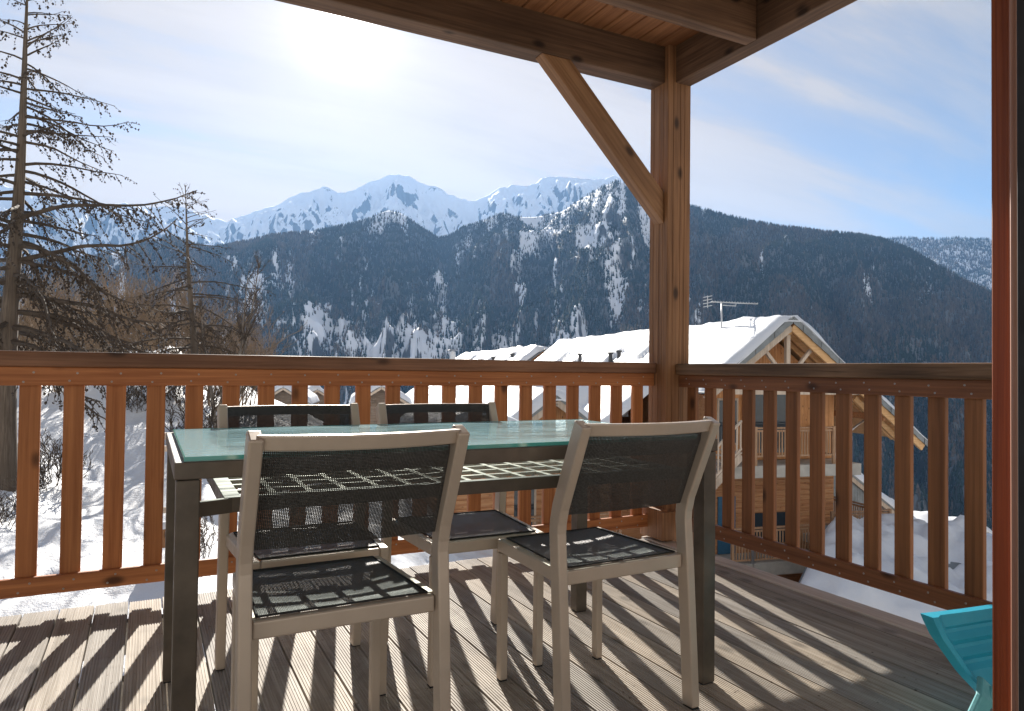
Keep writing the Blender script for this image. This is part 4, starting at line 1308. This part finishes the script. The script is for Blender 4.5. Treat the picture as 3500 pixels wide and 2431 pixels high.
# --- little balustrade on the bank left of the table
fp = at(571, 1480, 8.5)
fn = thing('balustrade', 'short pale wooden balustrade on the snow behind the left table leg', 'balustrade', (fp.x, fp.y, fp.z-1.0), R(-4))
for z0, z1, dy in ((.93, 1.0, .05), (.80, .86, .03), (.14, .2, .03)):
    MB().box((-.09, -.01, z0), (.30, dy, z1)).build('rail', M['pale'], fn)
for k in range(4):
    xx = -.06+.095*k
    MB().box((xx, -.005, .2), (xx+.04, .025, .80)).build('baluster', M['pale'], fn)
MB().box((-.10, -.05, -.22), (.32, .10, -.02)).build('base', M['post'], fn)
MB().box((.06, -.02, -1.6), (.16, .06, -.22)).build('support', M['post'], fn)
MB().grid(lambda u, v: (-.10+.42*u, -.06+.18*v, -.02+.07*math.sqrt(max(0, 1-(2*u-1)**6))*math.sqrt(max(0, 1-(2*v-1)**4))), 12, 8).build('snow_cap', M['roofsnow'], fn, smooth=True)

# ------------------------------------------------------------------ trees
def bark(name, a, b_):
    return wood(name, a, b_, 'z', .85, grain=2.2, knots=0, var=.3)
M['bark'] = bark('larch bark', (.09, .068, .05), (.22, .175, .135))
M['twig'] = plain('dark larch twigs', (.055, .040, .029), .85, c2=(.12, .09, .065))
M['cone'] = plain('larch cones', (.035, .024, .017), .9, c2=(.085, .06, .04))
M['brush'] = plain('brown brushwood', (.10, .072, .048), .85, scale=1.2, c2=(.36, .26, .17))
M['leaf'] = plain('dry russet leaves', (.30, .15, .07), .8, c2=(.42, .25, .13))
M['greybark'] = plain('grey bark', (.16, .135, .11), .85, c2=(.30, .26, .22))

def larch(name, label, base, height, r0, spread, nbr, seed, lean=(0, 0), zlow=.12, droop=1.0, tw=1.0, big=()):
    g = random.Random(seed)
    rt = thing(name, label, 'tree', base, 0)
    def tp(t):
        return Vector((lean[0]*t+.05*math.sin(t*7+seed)*(1-t), lean[1]*t, height*t))
    n = 16
    MB().tube([tp(i/(n-1))-Vector((0, 0, .6 if i == 0 else 0)) for i in range(n)], [max(.008, r0*(1-(i/(n-1))**.85)+.004) for i in range(n)], 10).build('trunk', M['bark'], rt, smooth=True)
    br = MB()
    def twig(p, d, L, r, lev):
        k = 4
        pts = [p]; dd = Vector(d)
        for i in range(k):
            dd = (dd+Vector((g.uniform(-.25, .25), g.uniform(-.25, .25), -.10*droop+g.uniform(-.15, .15)))).normalized()
            pts.append(pts[-1]+dd*(L/k))
        br.tube(pts, [r*(1-.7*i/k) for i in range(k+1)], 3, 0, cap=False)
        m = int(L/.038*tw)
        for i in range(m):
            t = g.uniform(.1, 1)*k
            a = min(k-1, int(t)); q = pts[a].lerp(pts[a+1], t-a)
            q = q+Vector((g.uniform(-.015, .015), g.uniform(-.015, .015), g.uniform(-.02, .02)))
            br.octa(q, g.uniform(.006, .014)*(1.5 if g.random() < .15 else 1), 1, 1.25)
    def branch(p, d, L, r):
        k = max(6, int(L/.16))
        pts = [p]; dd = Vector(d).normalized()
        for i in range(k):
            t = i/k
            lift = (-.10*droop if t < .6 else .13)
            dd = (dd+Vector((g.uniform(-.14, .14), g.uniform(-.14, .14), lift*.5+g.uniform(-.10, .10)))).normalized()
            pts.append(pts[-1]+dd*(L/k))
        br.tube(pts, [max(.0035, r*(1-.85*i/k)) for i in range(k+1)], 5, 0, cap=False)
        step = .085/tw
        m = int(L/step)
        for i in range(m):
            t = (i+g.random())/m
            if t < .12:
                continue
            a = min(k-1, int(t*k)); q = pts[a].lerp(pts[a+1], t*k-a)
            ax = (pts[a+1]-pts[a]).normalized()
            sd = ax.cross(Vector((0, 0, 1))).normalized()*(1 if i % 2 else -1)
            dirn = (ax*g.uniform(.3, 1.0)+sd*g.uniform(.1, .8)+Vector((0, 0, -g.uniform(.1, 1.0)*droop))).normalized()
            twig(q, dirn, L*g.uniform(.10, .26)*(1.2-t*.6)+.06, max(.0022, r*.22), 1)
    for i in range(nbr):
        t = zlow+(1-zlow)*((i+g.random())/nbr)
        L = spread(t)*g.uniform(.55, 1.15)
        if L < .06:
            continue
        az = g.uniform(0, 2*math.pi)
        up = g.uniform(-.25, .25)+(.55 if t > .8 else 0)+(.9 if t > .93 else 0)
        branch(tp(t), (math.cos(az), math.sin(az), up), L, max(.005, r0*.30*(1-t)+.005))
    for t, az, up, L, r in big:
        branch(tp(t), (math.cos(az), math.sin(az), up), L, r)
    br.build('crown', [M['twig'], M['cone']], rt)
    return rt

camx = math.atan2(cR.y, cR.x)
t1 = at(14, 1660, 12.0)
larch('larch_tree', 'tall bare larch at the left edge with drooping cone studded boughs', (t1.x, t1.y, gz(t1.x, t1.y)-.1), 6.75-gz(t1.x, t1.y)+.1, .165,
      lambda t: 3.1*(1-t)**.74*(.35+.65*min(1, t/.30)) if t < .97 else .3, 100, 3, lean=(.12, .05), zlow=.20, droop=1.0, tw=1.2,
      big=((.50, camx-.05, .42, 2.7, .035), (.36, camx, .05, 2.7, .045), (.42, camx+.1, .30, 2.6, .04), (.30, camx-.2, .0, 2.9, .045), (.55, camx+.15, .05, 1.6, .03), (.33, camx+.3, -.08, 2.6, .04), (.45, camx-.1, -.05, 2.2, .035)))
t2 = at(672, 1230, 17.0)
larch('larch_tree', 'smaller bare larch with a crooked top, standing second from the left', (t2.x, t2.y, gz(t2.x, t2.y)-.1), 5.05-gz(t2.x, t2.y), .11,
      lambda t: min(2.0, 3.6*(1-t)**.85)*(.4+.6*min(1, t/.25)), 60, 12, lean=(-.30, 0), zlow=.16, droop=.8, tw=.85)

def bare_shrub_mesh(seed, hgt, stems, spread, leafy):
    g = random.Random(seed)
    mb = MB()
    def grow(p, d, L, r, lev):
        k = 5 if lev < 2 else 3
        pts = [p]; dd = Vector(d)
        for i in range(k):
            dd = (dd+Vector((g.uniform(-.22, .22), g.uniform(-.22, .22), .06+g.uniform(-.14, .14)))).normalized()
            pts.append(pts[-1]+dd*(L/k))
        mb.tube(pts, [max(.0048, r*(1-.75*i/k)) for i in range(k+1)], 4 if lev == 0 else 3, 0, cap=False)
        if lev < 3:
            m = (7, 5, 2)[lev]
            for i in range(m):
                t = .2+.8*(i+g.random())/m
                a = min(k-1, int(t*k)); q = pts[a].lerp(pts[a+1], min(1, t*k-a))
                ax = (pts[a+1]-pts[a]).normalized()
                rv = Vector((g.uniform(-1, 1), g.uniform(-1, 1), g.uniform(-.4, .8)))
                grow(q, (ax*.7+rv*.75).normalized(), L*g.uniform(.32, .58), r*.5, lev+1)
        elif leafy and g.random() < leafy:
            q = pts[-1]; s_ = g.uniform(.02, .045)
            a = Vector((g.uniform(-1, 1), g.uniform(-1, 1), g.uniform(-1, 1))).normalized()*s_
            b_ = a.orthogonal().normalized()*s_*.6
            mb.add([q, q+a*.5+b_, q+a, q+a*.5-b_], [(0, 1, 2, 3)], 1)
    for i in range(stems):
        az = g.uniform(0, 6.28); sp = g.uniform(0, spread)
        grow(Vector((math.cos(az)*.12*stems**.5*g.random(), math.sin(az)*.12*stems**.5*g.random(), -.3)), Vector((math.cos(az)*sp, math.sin(az)*sp, 1)).normalized(), hgt*g.uniform(.65, 1.0), .011*hgt, 0)
    return mb

def shrub_thing(name, label, cat, mb, mats, loc_, group=None):
    o = mb.build(name, mats, None)
    o.location = loc_
    tag(o, label, cat, group)
    return o

# young birch beside the second larch
tb_ = at(742, 1240, 16.0)
bt = thing('birch_tree', 'slender grey birch with fine upright branches beside the smaller larch', 'tree', (tb_.x, tb_.y, gz(tb_.x, tb_.y)))
def birch(rt, hgt, seed):
    g = random.Random(seed)
    st_ = MB(); cr_ = MB()
    for s in range(3):
        p = Vector((g.uniform(-.25, .35), g.uniform(-.2, .2), -.3)); dd = Vector((g.uniform(-.12, .16), g.uniform(-.1, .1), 1)).normalized()
        pts = [p]
        hh = hgt*g.uniform(.75, 1)
        for i in range(10):
            dd = (dd+Vector((g.uniform(-.07, .07), g.uniform(-.07, .07), .05))).normalized(); pts.append(pts[-1]+dd*hh/10)
        st_.tube(pts, [max(.006, .055*(1-i/10.5)) for i in range(11)], 7)
        for i in range(34):
            t = g.uniform(.22, 1); a = min(9, int(t*10)); q = pts[a].lerp(pts[a+1], t*10-a)
            az = g.uniform(0, 6.28); d2 = Vector((math.cos(az)*.7, math.sin(az)*.7, 1.0)).normalized(); L = hgt*.26*(1.15-t)+.15
            pp = [q]
            for k in range(5):
                d2 = (d2+Vector((g.uniform(-.15, .15), g.uniform(-.15, .15), .04))).normalized(); pp.append(pp[-1]+d2*L/5)
            cr_.tube(pp, [.010*(1-.8*k/5) for k in range(6)], 3, cap=False)
            for k in range(9):
                u = g.uniform(.2, 5); b_ = min(4, int(u)); q2 = pp[b_].lerp(pp[b_+1], u-b_)
                d3 = (d2+Vector((g.uniform(-.8, .8), g.uniform(-.8, .8), g.uniform(-.3, .5)))).normalized()
                cr_.tube([q2, q2+d3*L*.16, q2+d3*L*.30+Vector((0, 0, -.02))], [.0045, .0035, .002], 3, cap=False)
    st_.build('trunk', M['greybark'], rt, smooth=True); cr_.build('crown', M['twig'], rt)
birch(bt, 3.6-gz(tb_.x, tb_.y), 9)

protos = [bare_shrub_mesh(s, 3.0, n_, sp_, lf).build('bare_shrub', [M['brush'], M['leaf']], None) for s, n_, sp_, lf in ((101, 9, .55, .10), (102, 12, .75, .25), (103, 8, .5, .0), (104, 11, .9, .5))]
spots = [  # src px x, px y of foot, distance, height, proto
    (60, 1260, 22, 3.4, 0), (170, 1262, 26, 3.3, 1), (265, 1258, 21, 3.0, 3), (350, 1255, 28, 3.6, 0), (430, 1262, 20, 2.9, 2), (520, 1258, 25, 3.3, 1), (590, 1262, 19, 2.7, 3),
    (640, 1265, 23, 3.0, 0), (720, 1266, 18, 2.6, 1), (790, 1270, 21, 2.8, 3), (850, 1285, 19, 2.2, 2), (830, 1300, 26, 3.0, 0), (110, 1250, 32, 4.0, 3), (300, 1252, 34, 4.2, 1), (470, 1255, 36, 4.4, 0), (680, 1262, 33, 4.0, 1), (210, 1255, 18, 2.4, 2)]
notes = ['at the left edge behind the tall larch', 'just right of the tall larch trunk', 'low and russet under the long larch bough', 'grey brown between the two larches, further back', 'sparse and upright left of the smaller larch',
         'broad and tangled left of the smaller larch', 'russet leaved at the foot of the smaller larch', 'behind the trunk of the smaller larch', 'wide arching right of the smaller larch', 'with scattered orange leaves right of the birch',
         'thin and low, rightmost above the handrail', 'hazy and rounded at the right end of the thicket', 'tall and distant beyond the tall larch', 'distant and rounded above the long bough', 'distant and highest between the larches',
         'distant behind the birch stems', 'small and wiry low beside the tall larch']
for i, (sx_, sy_, d_, h_, pr) in enumerate(spots):
    p = at(sx_, sy_, d_)
    o = protos[pr] if not protos[pr].get('label') else protos[pr].copy()
    if protos[pr].get('label'):
        col.objects.link(o)
    zb = gz(p.x, p.y)
    o.location = (p.x, p.y, zb)
    o.scale = (h_/3.0*.78,)*3
    o.rotation_euler.z = rnd.uniform(0, 6.28)
    tag(o, 'bare brown shrub '+notes[i], 'shrub', 'bare shrubs along the snowy bank')
# small twiggy brush on the snow between the slats
tw_p = bare_shrub_mesh(201, 1.0, 7, .8, .0).build('twiggy_bush', [M['twig'], M['leaf']], None)
for i, (sx_, sy_, d_, s_, lab) in enumerate(((60, 1650, 10.5, .9, 'dark twigs poking from the snow at the foot of the tall larch'),
      (190, 1560, 12.5, 1.3, 'bushy dark twigs on the bank seen between the first two slats'),
      (440, 1420, 17, 1.4, 'wispy twigs on the upper bank seen behind the fourth slat'),
      (610, 1420, 17, 1.2, 'fine pale twigs on the bank just above the table corner'),
      (700, 1720, 9.0, .8, 'few curved stems on the snow under the table frame'),
      (700, 1440, 15, 1.6, 'upright twigs behind the left far seat back'))):
    p = at(sx_, sy_, d_)
    o = tw_p if i == 0 else tw_p.copy()
    if i:
        col.objects.link(o)
    o.location = (p.x, p.y, gz(p.x, p.y)); o.scale = (s_*.68,)*3; o.rotation_euler.z = i*1.3
    tag(o, lab, 'shrub', 'twiggy bushes on the bank')

# ------------------------------------------------------------------ haze
hz = bpy.data.materials.new('mountain air'); hz.use_nodes = True
HN = NT(hz.node_tree)
for n in list(HN.t.nodes):
    if n.bl_idname != 'ShaderNodeOutputMaterial':
        HN.t.nodes.remove(n)
ho = HN.t.nodes[0]
pv = HN.n('ShaderNodeVolumePrincipled', ins={'Color': (.28, .54, 1.0, 1), 'Density': 4.6e-5, 'Anisotropy': .35})
HN.link(pv.outputs[0], ho.inputs['Volume'])
hb = MB().box((-9000, -400, -420), (9000, 7300, 2050)).build('haze', hz)
tag(hb, 'pale blue mountain air', 'haze', kind='stuff')
